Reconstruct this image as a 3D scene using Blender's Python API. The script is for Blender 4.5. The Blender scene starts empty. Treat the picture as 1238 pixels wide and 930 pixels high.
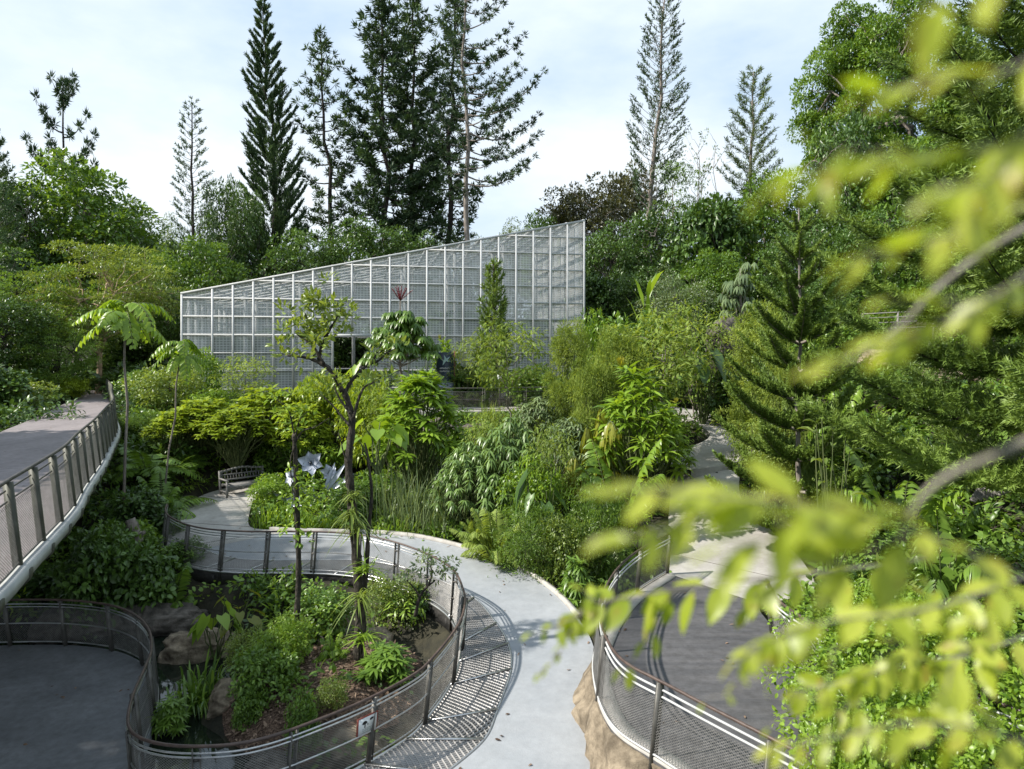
import bpy, math, random
import numpy as np
from mathutils import Vector, Matrix, noise

# ------------------------------------------------------------------ camera, sky, sun, exposure
EYE, F, CX, HY = 8.0, 825.0, 619.0, 425.0
SC = bpy.context.scene
COL = SC.collection
cam = bpy.data.cameras.new("camera")
cam.sensor_width = 36.0
cam.lens = F / 1238.0 * 36.0
cam.shift_y = -40.0 / 1238.0
cam.clip_start, cam.clip_end = 0.05, 3000.0
cam.dof.use_dof = True
cam.dof.focus_distance = 17.0
cam.dof.aperture_fstop = 1.7
camo = bpy.data.objects.new("camera", cam)
COL.objects.link(camo)
camo.location = (0, 0, EYE)
camo.rotation_euler = (math.radians(90), 0, 0)
SC.camera = camo

SUN_EL = math.radians(42)
SUN_DIR = Vector((-0.97, -0.22, 0)).normalized() * math.cos(SUN_EL) + Vector((0, 0, math.sin(SUN_EL)))
world = bpy.data.worlds.new("World")
SC.world = world
world.use_nodes = True
nt = world.node_tree
nt.nodes.clear()
N = nt.nodes.new
out = N("ShaderNodeOutputWorld"); bg = N("ShaderNodeBackground"); sky = N("ShaderNodeTexSky")
sky.sky_type = 'NISHITA'; sky.sun_disc = False
sky.sun_elevation = SUN_EL
sky.sun_rotation = math.atan2(SUN_DIR.x, SUN_DIR.y)
sky.air_density = 1.0; sky.dust_density = 1.6; sky.ozone_density = 1.0
tc = N("ShaderNodeTexCoord"); mp = N("ShaderNodeMapping"); nz = N("ShaderNodeTexNoise"); rp = N("ShaderNodeValToRGB"); mx = N("ShaderNodeMixRGB")
mp.inputs['Scale'].default_value = (1.0, 1.0, 2.4)
mp.inputs['Location'].default_value = (0.35, 0.1, 0.0)
nz.inputs['Scale'].default_value = 1.5; nz.inputs['Detail'].default_value = 7; nz.inputs['Roughness'].default_value = 0.55
rp.color_ramp.elements[0].position = 0.40; rp.color_ramp.elements[0].color = (0, 0, 0, 1)
rp.color_ramp.elements[1].position = 0.66; rp.color_ramp.elements[1].color = (1, 1, 1, 1)
mx.inputs['Color2'].default_value = (6.0, 6.55, 7.0, 1)
hz = N("ShaderNodeMixRGB"); hz.inputs['Fac'].default_value = .8; hz.inputs['Color2'].default_value = (3.5, 4.75, 6.2, 1)
nt.links.new(tc.outputs['Generated'], mp.inputs['Vector'])
nt.links.new(mp.outputs['Vector'], nz.inputs['Vector'])
nt.links.new(nz.outputs['Fac'], rp.inputs['Fac'])
nt.links.new(rp.outputs['Color'], mx.inputs['Fac'])
nt.links.new(sky.outputs['Color'], hz.inputs['Color1']); nt.links.new(hz.outputs['Color'], mx.inputs['Color1'])
nt.links.new(mx.outputs['Color'], bg.inputs['Color'])
nt.links.new(bg.outputs['Background'], out.inputs['Surface'])
bg.inputs['Strength'].default_value = 0.105

sun = bpy.data.lights.new("sun", 'SUN')
sun.energy = 4.6; sun.angle = math.radians(1.0); sun.color = (1.0, 0.95, 0.87)
suno = bpy.data.objects.new("sun", sun)
COL.objects.link(suno)
suno.rotation_euler = SUN_DIR.to_track_quat('Z', 'Y').to_euler()
suno.location = (-30, -10, 40)

SC.view_settings.view_transform = 'Standard'
SC.view_settings.look = 'None'
SC.view_settings.exposure = 0.70
SC.view_settings.gamma = 1.0
SC.view_settings.use_curve_mapping = False
SC.render.engine = 'CYCLES'
cy = SC.cycles
cy.use_denoising = True
cy.max_bounces = 6; cy.diffuse_bounces = 3; cy.glossy_bounces = 2; cy.transmission_bounces = 3
cy.transparent_max_bounces = 10
cy.caustics_reflective = False; cy.caustics_refractive = False
cy.sample_clamp_indirect = 6.0

# ------------------------------------------------------------------ helpers
def at(px, py, Y):
    return np.array([(px - CX) / F * Y, Y, EYE - (py - HY) / F * Y])

def unit(a):
    a = np.asarray(a, float)
    return a / np.maximum(np.linalg.norm(a, axis=-1, keepdims=True), 1e-9)

def catmull(P, n):
    P = np.asarray(P, float)
    Q = np.vstack([2 * P[0] - P[1], P, 2 * P[-1] - P[-2]])
    m = len(P) - 1
    t = np.linspace(0, m, n); k = np.minimum(t.astype(int), m - 1); f = (t - k)[:, None]
    a, b, c, d = Q[k], Q[k + 1], Q[k + 2], Q[k + 3]
    return 0.5 * (2 * b + (c - a) * f + (2 * a - 5 * b + 4 * c - d) * f ** 2 + (3 * b - a - 3 * c + d) * f ** 3)

def resample(P, step=None, n=None):
    P = np.asarray(P, float)
    s = np.r_[0, np.cumsum(np.linalg.norm(np.diff(P, axis=0), axis=1))]
    if n is None:
        n = max(2, int(round(s[-1] / step)) + 1)
    t = np.linspace(0, s[-1], n)
    return np.stack([np.interp(t, s, P[:, i]) for i in range(P.shape[1])], 1)

LEAF = {
    'd': (np.array([[0, 0, 0], [.42, .5, .07], [1, 0, -.1], [.42, -.5, .07]]), [[0, 1, 2], [0, 2, 3]]),
    's': (np.array([[0, 0, 0], [.3, .5, .02], [.3, -.5, .02], [.68, .36, -.06], [.68, -.36, -.06], [1, 0, -.2]]),
          [[0, 2, 1], [1, 2, 4, 3], [3, 4, 5]]),
    'o': (np.array([[0, 0, 0], [.2, .36, .05], [.2, 0, 0], [.2, -.36, .05], [.5, .5, .03], [.5, 0, -.04], [.5, -.5, .03],
                    [.8, .3, -.09], [.8, 0, -.13], [.8, -.3, -.09], [1, 0, -.24]]),
          [[0, 2, 1], [0, 3, 2], [1, 2, 5, 4], [2, 3, 6, 5], [4, 5, 8, 7], [5, 6, 9, 8], [7, 8, 10], [8, 9, 10]]),
    'b': (np.array([[0, .4, 0], [0, -.4, 0], [.35, .5, .12], [.35, -.5, .12], [.7, .36, .06], [.7, -.36, .06], [1, 0, -.14]]),
          [[0, 1, 3, 2], [2, 3, 5, 4], [4, 5, 6]]),
    'n': (np.array([[0, .5, 0], [0, -.5, 0], [1, 0, 0]]), [[0, 1, 2]]),
    'h': (np.array([[-.12, .34, .05], [0, 0, 0], [-.12, -.34, .05], [.2, .52, .04], [.25, 0, -.02], [.2, -.52, .04], [.6, .38, 0],
                    [.6, 0, -.07], [.6, -.38, 0], [1, 0, -.2]]),
          [[0, 1, 4, 3], [1, 2, 5, 4], [3, 4, 7, 6], [4, 5, 8, 7], [6, 7, 9], [7, 8, 9]]),
}

class MB:
    """collects leaves, tubes, boxes and sheets; build() links them as ONE mesh object"""
    def __init__(s):
        s.V = []; s.I = []; s.S = []; s.M = []; s.A = []; s.n = 0
    def add(s, V, faces, mi=0, v=0.5):
        V = np.asarray(V, float)
        fl = [np.asarray(f) for f in faces]
        s.V.append(V)
        s.I.append(np.concatenate([f.ravel() for f in fl]) + s.n)
        s.S.append(np.array([len(f) for f in fl]))
        s.M.append(np.full(len(fl), mi)); s.A.append(np.full(len(fl), v))
        s.n += len(V)
    def grid(s, G, mi=0, v=0.5, closed=False):
        G = np.asarray(G, float); a, b = G.shape[:2]
        idx = np.arange(a * b).reshape(a, b)
        if closed:
            idx = np.concatenate([idx, idx[:, :1]], 1)
        f = np.stack([idx[:-1, :-1], idx[:-1, 1:], idx[1:, 1:], idx[1:, :-1]], -1).reshape(-1, 4)
        s.V.append(G.reshape(-1, 3)); s.I.append(f.ravel() + s.n); s.S.append(np.full(len(f), 4))
        s.M.append(np.full(len(f), mi)); s.A.append(np.full(len(f), v)); s.n += a * b
    def leaves(s, kind, P, D, Nn, L, W, v=None, mi=0):
        T, Fc = LEAF[kind]
        P = np.atleast_2d(P); n = len(P)
        if n == 0:
            return
        D = unit(D); side = unit(np.cross(D, Nn)); nn = np.cross(side, D)
        L = np.broadcast_to(np.asarray(L, float), (n,))[:, None, None]; W = np.broadcast_to(np.asarray(W, float), (n,))[:, None, None]
        T = T[None]
        V = P[:, None] + D[:, None] * T[..., 0:1] * L + side[:, None] * T[..., 1:2] * W + nn[:, None] * T[..., 2:3] * L
        k = T.shape[1]
        base = np.concatenate([np.asarray(f) for f in Fc]); sz = np.array([len(f) for f in Fc])
        s.V.append(V.reshape(-1, 3))
        s.I.append((base[None] + (np.arange(n) * k)[:, None]).ravel() + s.n)
        s.S.append(np.tile(sz, n)); s.M.append(np.full(len(sz) * n, mi))
        vv = np.full(n, .5) if v is None else np.broadcast_to(np.asarray(v, float), (n,))
        s.A.append(np.repeat(vv, len(sz)))
        s.n += k * n
    def tube(s, P, R, sides=6, mi=0, v=.5, cap=True):
        P = np.asarray(P, float); n = len(P)
        R = np.broadcast_to(np.asarray(R, float), (n,))
        T = unit(np.gradient(P, axis=0))
        ref = np.array([0, 0, 1.0]) if abs(T[:, 2]).mean() < .8 else np.array([1.0, 0, 0])
        A = unit(np.cross(T, ref)); B = np.cross(T, A)
        th = np.arange(sides) / sides * 2 * math.pi
        G = P[:, None] + (A[:, None] * np.cos(th)[None, :, None] + B[:, None] * np.sin(th)[None, :, None]) * R[:, None, None]
        b0 = s.n
        s.grid(G, mi, v, closed=True)
        if cap:
            for r in (0, n - 1):
                f = b0 + r * sides + np.arange(sides)
                if r == 0:
                    f = f[::-1]
                s.I.append(f); s.S.append(np.array([sides])); s.M.append(np.array([mi])); s.A.append(np.array([v]))
    def box(s, c, size, ax=None, mi=0, v=.5):
        """c centre, size (x,y,z), ax rows = local axes"""
        c = np.asarray(c, float); h = np.asarray(size, float) / 2
        ax = np.eye(3) if ax is None else np.asarray(ax, float)
        sg = np.array([[x, y, z] for x in (-1, 1) for y in (-1, 1) for z in (-1, 1)], float)
        V = c + (sg * h) @ ax
        s.add(V, [[0, 1, 3, 2], [4, 6, 7, 5], [0, 4, 5, 1], [2, 3, 7, 6], [0, 2, 6, 4], [1, 5, 7, 3]], mi, v)
    def bar(s, a, b, w, t, up=(0, 0, 1), mi=0, v=.5):
        """rectangular bar from a to b; w across, t along up"""
        a = np.asarray(a, float); b = np.asarray(b, float); d = b - a; L = np.linalg.norm(d)
        if L < 1e-6:
            return
        d = d / L; up = np.asarray(up, float)
        if abs(d @ up) > .98:
            up = np.array([0, 1.0, 0])
        sd = unit(np.cross(d, up)); u2 = np.cross(sd, d)
        s.box((a + b) / 2, (L, w, t), np.array([d, sd, u2]), mi, v)
    def mesh(s, name, mats, smooth=False):
        me = bpy.data.meshes.new(name)
        if s.n:
            V = np.concatenate(s.V).astype(np.float32); I = np.concatenate(s.I).astype(np.int32); S = np.concatenate(s.S).astype(np.int32)
            Mi = np.concatenate(s.M).astype(np.int32); A = np.concatenate(s.A).astype(np.float32)
            me.vertices.add(len(V)); me.vertices.foreach_set('co', V.ravel())
            me.loops.add(len(I)); me.loops.foreach_set('vertex_index', I)
            me.polygons.add(len(S)); me.polygons.foreach_set('loop_start', np.r_[0, np.cumsum(S)[:-1]].astype(np.int32))
            me.polygons.foreach_set('material_index', Mi)
            if smooth:
                me.polygons.foreach_set('use_smooth', np.ones(len(S), bool))
            at_ = me.attributes.new('v', 'FLOAT', 'FACE'); at_.data.foreach_set('value', A)
            me.update(calc_edges=True)
            me.validate()
        for m in (mats if isinstance(mats, (list, tuple)) else [mats]):
            me.materials.append(m)
        return me
    def build(s, name, mats, parent=None, smooth=False):
        o = bpy.data.objects.new(name, s.mesh(name, mats, smooth))
        COL.objects.link(o)
        if parent is not None:
            o.parent = parent
        return o
    def bounds(s):
        V = np.concatenate(s.V)
        return V

def tag(o, label=None, cat=None, group=None, kind=None):
    if label: o['label'] = label
    if cat: o['category'] = cat
    if group: o['group'] = group
    if kind: o['kind'] = kind
    return o

def empty(name, loc, rz=0.0):
    o = bpy.data.objects.new(name, None)
    COL.objects.link(o)
    o.location = tuple(loc); o.rotation_euler = (0, 0, rz)
    o.empty_display_size = .3
    return o

# ------------------------------------------------------------------ materials
def new_mat(name):
    m = bpy.data.materials.new(name); m.use_nodes = True
    m.node_tree.nodes.clear()
    return m, m.node_tree, m.node_tree.nodes.new, m.node_tree.links.new

def solid(name, c1, c2=None, rough=.7, scale=3.0, metal=0.0, bump=0.0, bscale=None, spec=.4, detail=6, stretch=(1, 1, 1), lo=.35, hi=.68, speck=0.0):
    """surface with procedural mottling between two own colours of the thing"""
    m, t, N, K = new_mat(name)
    o = N('ShaderNodeOutputMaterial'); p = N('ShaderNodeBsdfPrincipled')
    p.inputs['Roughness'].default_value = rough; p.inputs['Metallic'].default_value = metal
    p.inputs['Specular IOR Level'].default_value = spec
    tc = N('ShaderNodeTexCoord'); mp = N('ShaderNodeMapping'); nz = N('ShaderNodeTexNoise'); r = N('ShaderNodeValToRGB')
    mp.inputs['Scale'].default_value = stretch
    nz.inputs['Scale'].default_value = scale; nz.inputs['Detail'].default_value = detail; nz.inputs['Roughness'].default_value = .62
    r.color_ramp.elements[0].position = lo; r.color_ramp.elements[1].position = hi
    r.color_ramp.elements[0].color = (*c1, 1); r.color_ramp.elements[1].color = (*(c2 or c1), 1)
    K(tc.outputs['Object'], mp.inputs['Vector']); K(mp.outputs['Vector'], nz.inputs['Vector']); K(nz.outputs['Fac'], r.inputs['Fac'])
    if speck:
        n3 = N('ShaderNodeTexNoise'); n3.inputs['Scale'].default_value = 5.5; n3.inputs['Detail'].default_value = 10; n3.inputs['Roughness'].default_value = .75
        r3 = N('ShaderNodeValToRGB'); r3.color_ramp.elements[0].position = .30; r3.color_ramp.elements[1].position = .62
        r3.color_ramp.elements[0].color = (.45, .43, .40, 1); r3.color_ramp.elements[1].color = (1.06, 1.06, 1.06, 1)
        m3 = N('ShaderNodeMixRGB'); m3.blend_type = 'MULTIPLY'; m3.inputs['Fac'].default_value = speck * 2
        K(tc.outputs['Object'], n3.inputs['Vector']); K(n3.outputs['Fac'], r3.inputs['Fac']); K(r.outputs['Color'], m3.inputs['Color1']); K(r3.outputs['Color'], m3.inputs['Color2'])
        K(m3.outputs['Color'], p.inputs['Base Color'])
    else:
        K(r.outputs['Color'], p.inputs['Base Color'])
    if bump:
        n2 = N('ShaderNodeTexNoise'); n2.inputs['Scale'].default_value = bscale or scale * 4; n2.inputs['Detail'].default_value = 8
        b = N('ShaderNodeBump'); b.inputs['Strength'].default_value = bump; b.inputs['Distance'].default_value = .05
        K(mp.outputs['Vector'], n2.inputs['Vector']); K(n2.outputs['Fac'], b.inputs['Height']); K(b.outputs['Normal'], p.inputs['Normal'])
    K(p.outputs['BSDF'], o.inputs['Surface'])
    return m

def leaf_mat(name, dark, light, trans=.35, rough=.36, spec=.5, yellow=(1.35, 1.2, .5), worn=False):
    m, t, N, K = new_mat(name)
    o = N('ShaderNodeOutputMaterial'); p = N('ShaderNodeBsdfPrincipled'); tr = N('ShaderNodeBsdfTranslucent'); mix = N('ShaderNodeMixShader')
    a = N('ShaderNodeAttribute'); a.attribute_name = 'v'
    oi = N('ShaderNodeObjectInfo'); ma = N('ShaderNodeMath'); ma.operation = 'MULTIPLY_ADD'
    ma.inputs[1].default_value = .3; 
    K(oi.outputs['Random'], ma.inputs[0]); 
    sb = N('ShaderNodeMath'); sb.operation = 'SUBTRACT'; K(a.outputs['Fac'], sb.inputs[0]); sb.inputs[1].default_value = .15
    K(sb.outputs[0], ma.inputs[2])
    r = N('ShaderNodeValToRGB'); r.color_ramp.elements[0].color = (*dark, 1); r.color_ramp.elements[1].color = (*light, 1)
    K(ma.outputs[0], r.inputs['Fac'])
    col = r.outputs['Color']
    if worn:                       # browned and yellowed patches on the leaf itself
        tc = N('ShaderNodeTexCoord'); n1 = N('ShaderNodeTexNoise'); n1.inputs['Scale'].default_value = 38; n1.inputs['Detail'].default_value = 5
        r1 = N('ShaderNodeValToRGB'); r1.color_ramp.elements[0].position = .58; r1.color_ramp.elements[1].position = .74
        r1.color_ramp.elements[0].color = (0, 0, 0, 1); r1.color_ramp.elements[1].color = (.8, .8, .8, 1)
        m1 = N('ShaderNodeMixRGB'); m1.inputs['Color2'].default_value = (.40, .27, .05, 1)
        K(tc.outputs['Object'], n1.inputs['Vector']); K(n1.outputs['Fac'], r1.inputs['Fac']); K(r1.outputs['Color'], m1.inputs['Fac']); K(col, m1.inputs['Color1']); col = m1.outputs['Color']
    K(col, p.inputs['Base Color'])
    mul = N('ShaderNodeMixRGB'); mul.blend_type = 'MULTIPLY'; mul.inputs['Fac'].default_value = 1
    mul.inputs['Color2'].default_value = (*yellow, 1); K(col, mul.inputs['Color1']); K(mul.outputs['Color'], tr.inputs['Color'])
    p.inputs['Roughness'].default_value = rough; p.inputs['Specular IOR Level'].default_value = spec
    mix.inputs['Fac'].default_value = trans
    K(p.outputs['BSDF'], mix.inputs[1]); K(tr.outputs['BSDF'], mix.inputs[2]); K(mix.outputs['Shader'], o.inputs['Surface'])
    return m

MT = {}
MT['concrete_blue'] = solid('concrete_blue', (.262, .28, .298), (.335, .348, .36), .75, .8, bump=.1, bscale=40, lo=.3, hi=.7, speck=.13)
MT['concrete_warm'] = solid('concrete_warm', (.34, .32, .29), (.46, .44, .41), .8, .9, bump=.1, bscale=40, speck=.2)
MT['kerb'] = solid('kerb', (.33, .31, .28), (.48, .46, .42), .8, 4)
MT['dark_deck'] = solid('dark_deck', (.075, .075, .08), (.125, .121, .124), .7, 1.3, bump=.2, bscale=14, stretch=(.25, 3.0, 1), speck=.35)
MT['slate_shaded'] = solid('slate_shaded', (.115, .12, .127), (.20, .206, .215), .5, .7, lo=.3, hi=.7, speck=.35)  # round platform's slate grey, darkened to carry the shade lying on it
MT['bridge_deck'] = solid('bridge_deck', (.205, .18, .18), (.285, .25, .248), .75, 1.0, bump=.15, bscale=10, stretch=(1, .4, 1), speck=.3)
MT['steel'] = solid('steel', (.42, .42, .42), (.62, .62, .61), .32, 6, metal=.85)
MT['post_steel'] = solid('post_steel', (.075, .07, .062), (.14, .135, .12), .5, 5, metal=.4)
MT['post_olive'] = solid('post_olive', (.05, .053, .038), (.09, .092, .066), .55, 6, metal=.1)
MT['handrail'] = solid('handrail', (.05, .034, .028), (.115, .078, .062), .45, 8, stretch=(1, 1, 4))
MT['dark_rail'] = solid('dark_rail', (.045, .04, .036), (.09, .08, .07), .45, 8)
MT['mesh_wire'] = solid('mesh_wire', (.17, .165, .155), (.30, .29, .275), .4, 9, metal=.4)
MT['grating'] = solid('grating', (.26, .25, .235), (.46, .44, .42), .45, 1.2, metal=.3)
MT['white_beam'] = solid('white_beam', (.32, .33, .32), (.46, .47, .45), .5, 2)
MT['frame_white'] = solid('frame_white', (.42, .425, .415), (.52, .525, .515), .6, 1.5)
MT['rock_tan'] = solid('rock_tan', (.12, .095, .065), (.36, .295, .21), .9, 2.4, bump=.9, bscale=9, speck=.4)
MT['rock_grey'] = solid('rock_grey', (.055, .05, .042), (.19, .165, .14), .9, 2.6, bump=.9, bscale=10, speck=.4)
MT['rock_dark'] = solid('rock_dark', (.025, .024, .023), (.075, .07, .065), .85, 3, bump=.6, bscale=9)
MT['soil'] = solid('soil', (.018, .018, .012), (.05, .045, .026), .95, 2.5, bump=.6, bscale=12)
MT['mulch'] = solid('mulch', (.05, .03, .02), (.2, .13, .09), .95, 28, bump=1.0, bscale=34, lo=.4, hi=.62)
MT['bench_wood'] = solid('bench_wood', (.13, .125, .12), (.27, .26, .245), .8, 6, bump=.3, bscale=30, stretch=(.3, 3, 3))
MT['pale_timber'] = solid('pale_timber', (.17, .16, .145), (.29, .27, .245), .8, 4, stretch=(.4, 3, 3))
MT['lily_metal'] = solid('lily_metal', (.30, .33, .40), (.48, .51, .57), .35, 5, metal=.25)
MT['sign_dark'] = solid('sign_dark', (.02, .03, .045), (.035, .05, .07), .35, 3)
MT['sign_pale'] = solid('sign_pale', (.22, .26, .36), (.40, .45, .55), .4, 14)
MT['sign_white'] = solid('sign_white', (.72, .75, .74), (.8, .82, .81), .45, 3)
MT['sign_teal'] = solid('sign_teal', (.28, .43, .42), (.42, .57, .55), .45, 12)
MT['sign_black'] = solid('sign_black', (.012, .012, .012), (.02, .02, .02), .5, 3)
MT['sign_red'] = solid('sign_red', (.22, .05, .035), (.34, .09, .06), .6, 9)
MT['sign_grey'] = solid('sign_grey', (.33, .38, .37), (.45, .5, .49), .6, 9)
MT['sail_blue'] = solid('sail_blue', (.36, .46, .68), (.72, .78, .88), .4, 6)
MT['post_rust'] = solid('post_rust', (.10, .04, .025), (.18, .08, .05), .8, 8)
MT['bark_dark'] = solid('bark_dark', (.012, .009, .007), (.05, .04, .032), .9, 5, bump=.7, bscale=12, stretch=(2, 2, .5))
MT['bark_moss'] = solid('bark_moss', (.012, .011, .008), (.085, .072, .055), .95, 7, bump=.9, bscale=16, stretch=(1.5, 1.5, .7))
MT['bark_grey'] = solid('bark_grey', (.12, .10, .085), (.32, .28, .24), .9, 3, bump=.5, bscale=9, stretch=(2, 2, .5))
MT['bark_pale'] = solid('bark_pale', (.30, .21, .13), (.50, .37, .25), .9, 3, bump=.4, bscale=8)
MT['twig'] = solid('twig', (.15, .135, .10), (.27, .245, .20), .8, 30)
MT['stem_green'] = solid('stem_green', (.05, .075, .02), (.12, .14, .05), .7, 6)

MT['leaf_dark'] = leaf_mat('leaf_dark', (0.033, 0.071, 0.016), (0.120, 0.217, 0.041), .26)
MT['leaf_mid'] = leaf_mat('leaf_mid', (0.062, 0.132, 0.019), (0.215, 0.349, 0.056), .36)
MT['leaf_fresh'] = leaf_mat('leaf_fresh', (0.103, 0.200, 0.017), (0.314, 0.465, 0.055), .42)
MT['leaf_lime'] = leaf_mat('leaf_lime', (.16, .245, .016), (.38, .48, .05), .45)
MT['leaf_olive'] = leaf_mat('leaf_olive', (0.092, 0.144, 0.023), (0.293, 0.385, 0.081), .36)
MT['leaf_feather'] = leaf_mat('leaf_feather', (0.129, 0.202, 0.034), (0.347, 0.437, 0.101), .42, rough=.6, spec=.2)
MT['leaf_grey'] = leaf_mat('leaf_grey', (0.085, 0.133, 0.055), (0.266, 0.344, 0.156), .3)
MT['leaf_needle'] = leaf_mat('leaf_needle', (0.030, 0.061, 0.028), (0.099, 0.167, 0.058), .16, rough=.55, spec=.3)
MT['leaf_needle_soft'] = leaf_mat('leaf_needle_soft', (0.069, 0.115, 0.034), (0.196, 0.270, 0.092), .28, rough=.6, spec=.2)
MT['leaf_norfolk'] = leaf_mat('leaf_norfolk', (0.061, 0.119, 0.022), (0.216, 0.311, 0.057), .25, rough=.5, spec=.35)
MT['leaf_brown'] = leaf_mat('leaf_brown', (.06, .065, .022), (.155, .155, .055), .25)
MT['leaf_red'] = leaf_mat('leaf_red', (.12, .02, .03), (.30, .06, .07), .3, yellow=(1.2, .8, .7))
MT['leaf_yellow'] = leaf_mat('leaf_yellow', (.15, .18, .014), (.38, .38, .05), .4)
MT['leaf_near'] = leaf_mat('leaf_near', (.29, .37, .022), (.55, .60, .09), .57, rough=.36, spec=.55, yellow=(1.2, 1.25, .55), worn=True)
MT['leaf_droop'] = leaf_mat('leaf_droop', (.085, .155, .035), (.27, .40, .12), .34)
MT['leaf_droop'] = leaf_mat('leaf_droop', (0.077, 0.143, 0.033), (0.264, 0.396, 0.116), .34)

# ------------------------------------------------------------------ paths (plan points x, y) and heights
def ring_z(y):
    return .85 + .077 * y
RING = [((-5.5, 28.3), (-5.2, 27.0)), ((-8.0, 27.5), (-7.4, 26.2)), ((-9.7, 26.7), (-8.9, 25.4)), ((-11.1, 25.3), (-9.2, 24.5)),
        ((-11.3, 23.6), (-8.8, 22.9)), ((-10.9, 21.9), (-8.2, 21.4)), ((-10.15, 19.7), (-7.3, 21.1)), ((-9.25, 18.65), (-6.5, 21.0)),
        ((-8.25, 18.05), (-5.9, 20.95)), ((-7.05, 17.82), (-5.2, 20.9)), ((-5.83, 17.8), (-4.38, 20.85)), ((-4.63, 17.72), (-3.4, 20.65)),
        ((-3.5, 17.35), (-2.5, 20.3)), ((-2.35, 16.5), (-1.28, 19.5)), ((-1.45, 15.4), (.06, 18.3)), ((-1.1, 14.2), (1.0, 16.7)),
        ((-1.05, 13.4), (1.5, 15.2)), ((-1.15, 12.6), (1.68, 13.9)), ((-1.5, 11.5), (1.55, 12.3)), ((-1.75, 11.05), (1.45, 11.0)),
        ((-2.3, 10.45), (1.4, 9.8)), ((-2.85, 10.0), (.5, 8.3)), ((-3.5, 9.62), (-.8, 7.0)), ((-4.1, 9.5), (-2.5, 6.2)),
        ((-4.9, 9.6), (-4.5, 5.8)), ((-5.5, 10.0), (-6.5, 5.7)), ((-5.95, 10.9), (-8.5, 6.0)), ((-6.3, 11.9), (-9.5, 7.5)),
        ((-6.6, 12.75), (-10, 9.5)), ((-7.2, 13.75), (-10.3, 11.)), ((-8.05, 14.6), (-11, 11.8)), ((-9.05, 15.1), (-12, 12)),
        ((-10.5, 15.3), (-13.5, 12)), ((-13, 15.1), (-15, 11.5)), ((-17, 14.6), (-18, 11))]
n_st = len(RING)
NS = 340
def ring_edge(side):
    pts = np.array([r[side] for r in RING], float)
    z = np.array([ring_z(r[side][1]) for r in RING])
    w = np.clip((np.arange(n_st) - 21) / 6.0, 0, 1)
    # both edges share one level on the flat round platform
    z = z * (1 - w) + 1.42 * w
    z[18:22] = ring_z(np.minimum(pts[18:22, 1], 12)) if side == 0 else z[18:22]
    return catmull(np.c_[pts, z], NS)
ring_in, ring_out = ring_edge(0), ring_edge(1)
st_t = np.linspace(0, n_st - 1, NS)
g_w = np.interp(st_t, [0, 5.6, 6.6, 13, 16, 18, 23, 24.6, 25.3, 40], [0, 0, .95, 1.05, 1.2, 1.28, 1.25, .7, 0, 0])
across = ring_out - ring_in
wid = np.linalg.norm(across, axis=1, keepdims=True)
ring_mid = ring_in + across / wid * np.minimum(g_w[:, None], wid * .8)

BR_R = [(-4.6, 2.0), (-4.8, 4.0), (-5.1, 5.8), (-5.5, 7.2), (-6.0, 8.4), (-6.5, 9.6), (-7.2, 11.2), (-8.1, 12.95), (-9.4, 15.6), (-10.95, 18.6), (-12.9, 22.3), (-15.5, 26.6), (-19, 32.5), (-23.8, 40), (-27, 45)]
BR_L = [(-8.0, 1.2), (-8.2, 3.2), (-8.5, 5.0), (-8.9, 6.2), (-9.3, 7.3), (-9.8, 8.5), (-10.5, 10.2), (-11.5, 12.2), (-12.7, 14.6), (-14.4, 17.8), (-16.5, 22.0), (-18.9, 27.2), (-22.3, 34.0), (-25.9, 41.2), (-29, 46)]
NB = 220
BZ = 5.4
br_r = catmull(np.c_[np.array(BR_R), np.full(len(BR_R), BZ)], NB)
br_l = catmull(np.c_[np.array(BR_L), np.full(len(BR_L), BZ)], NB)

DZ = 2.4          # dark viewing deck
DK_L = [(6.2, 3.0), (4.6, 5.6), (3.2, 7.6), (2.05, 9.2), (1.45, 10.2), (1.4, 11.9), (1.75, 13.4), (2.3, 14.8), (3.0, 16.0), (3.9, 17.2)]
DK_R = [(9.5, 4.5), (7.8, 7.0), (6.6, 8.6), (5.7, 10.2), (5.2, 11.3), (5.0, 12.4), (5.15, 13.3), (5.3, 14.1), (5.35, 14.7), (5.5, 15.1)]
WP_L = [(3.92, 17.22), (4.25, 18.5), (4.7, 20.5), (5.1, 22.2), (5.6, 24.0), (6.0, 25.6)]
WP_R = [(5.52, 15.12), (7.0, 15.9), (7.6, 17.8), (7.6, 20.0), (7.5, 22.3), (8.2, 24.6)]
dk_l = catmull(np.c_[np.array(DK_L), np.full(len(DK_L), DZ)], 90)
dk_r = catmull(np.c_[np.array(DK_R), np.full(len(DK_R), DZ)], 90)
wz = np.array([2.4, 2.42, 2.5, 2.75, 3.2, 3.7])
wp_l = catmull(np.c_[np.array(WP_L), wz], 60)
wp_r = catmull(np.c_[np.array(WP_R), wz], 60)
# hillside path climbing to the greenhouse terrace
HP_L = [(5.4, 26.2, 3.75), (6.2, 27.3, 3.95), (7.6, 27.6, 4.3), (8.1, 28.0, 4.65), (7.6, 29.2, 5.0), (6.6, 31.3, 5.25), (3.0, 31.6, 5.3), (-1.0, 30.6, 5.3), (-5.0, 30.4, 5.3), (-9, 30.5, 5.3), (-13.5, 29.5, 5.33)]
HP_R = [(6.4, 24.4, 3.75), (8.2, 25.0, 3.95), (9.9, 26.4, 4.3), (10.3, 28.4, 4.65), (9.6, 30.4, 5.0), (8.0, 33.8, 5.25), (3.4, 34.2, 5.3), (-1.0, 33.2, 5.3), (-5.0, 32.8, 5.3), (-9, 32.8, 5.3), (-14, 31.5, 5.33)]
hp_l, hp_r = catmull(HP_L, 120), catmull(HP_R, 120)

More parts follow.
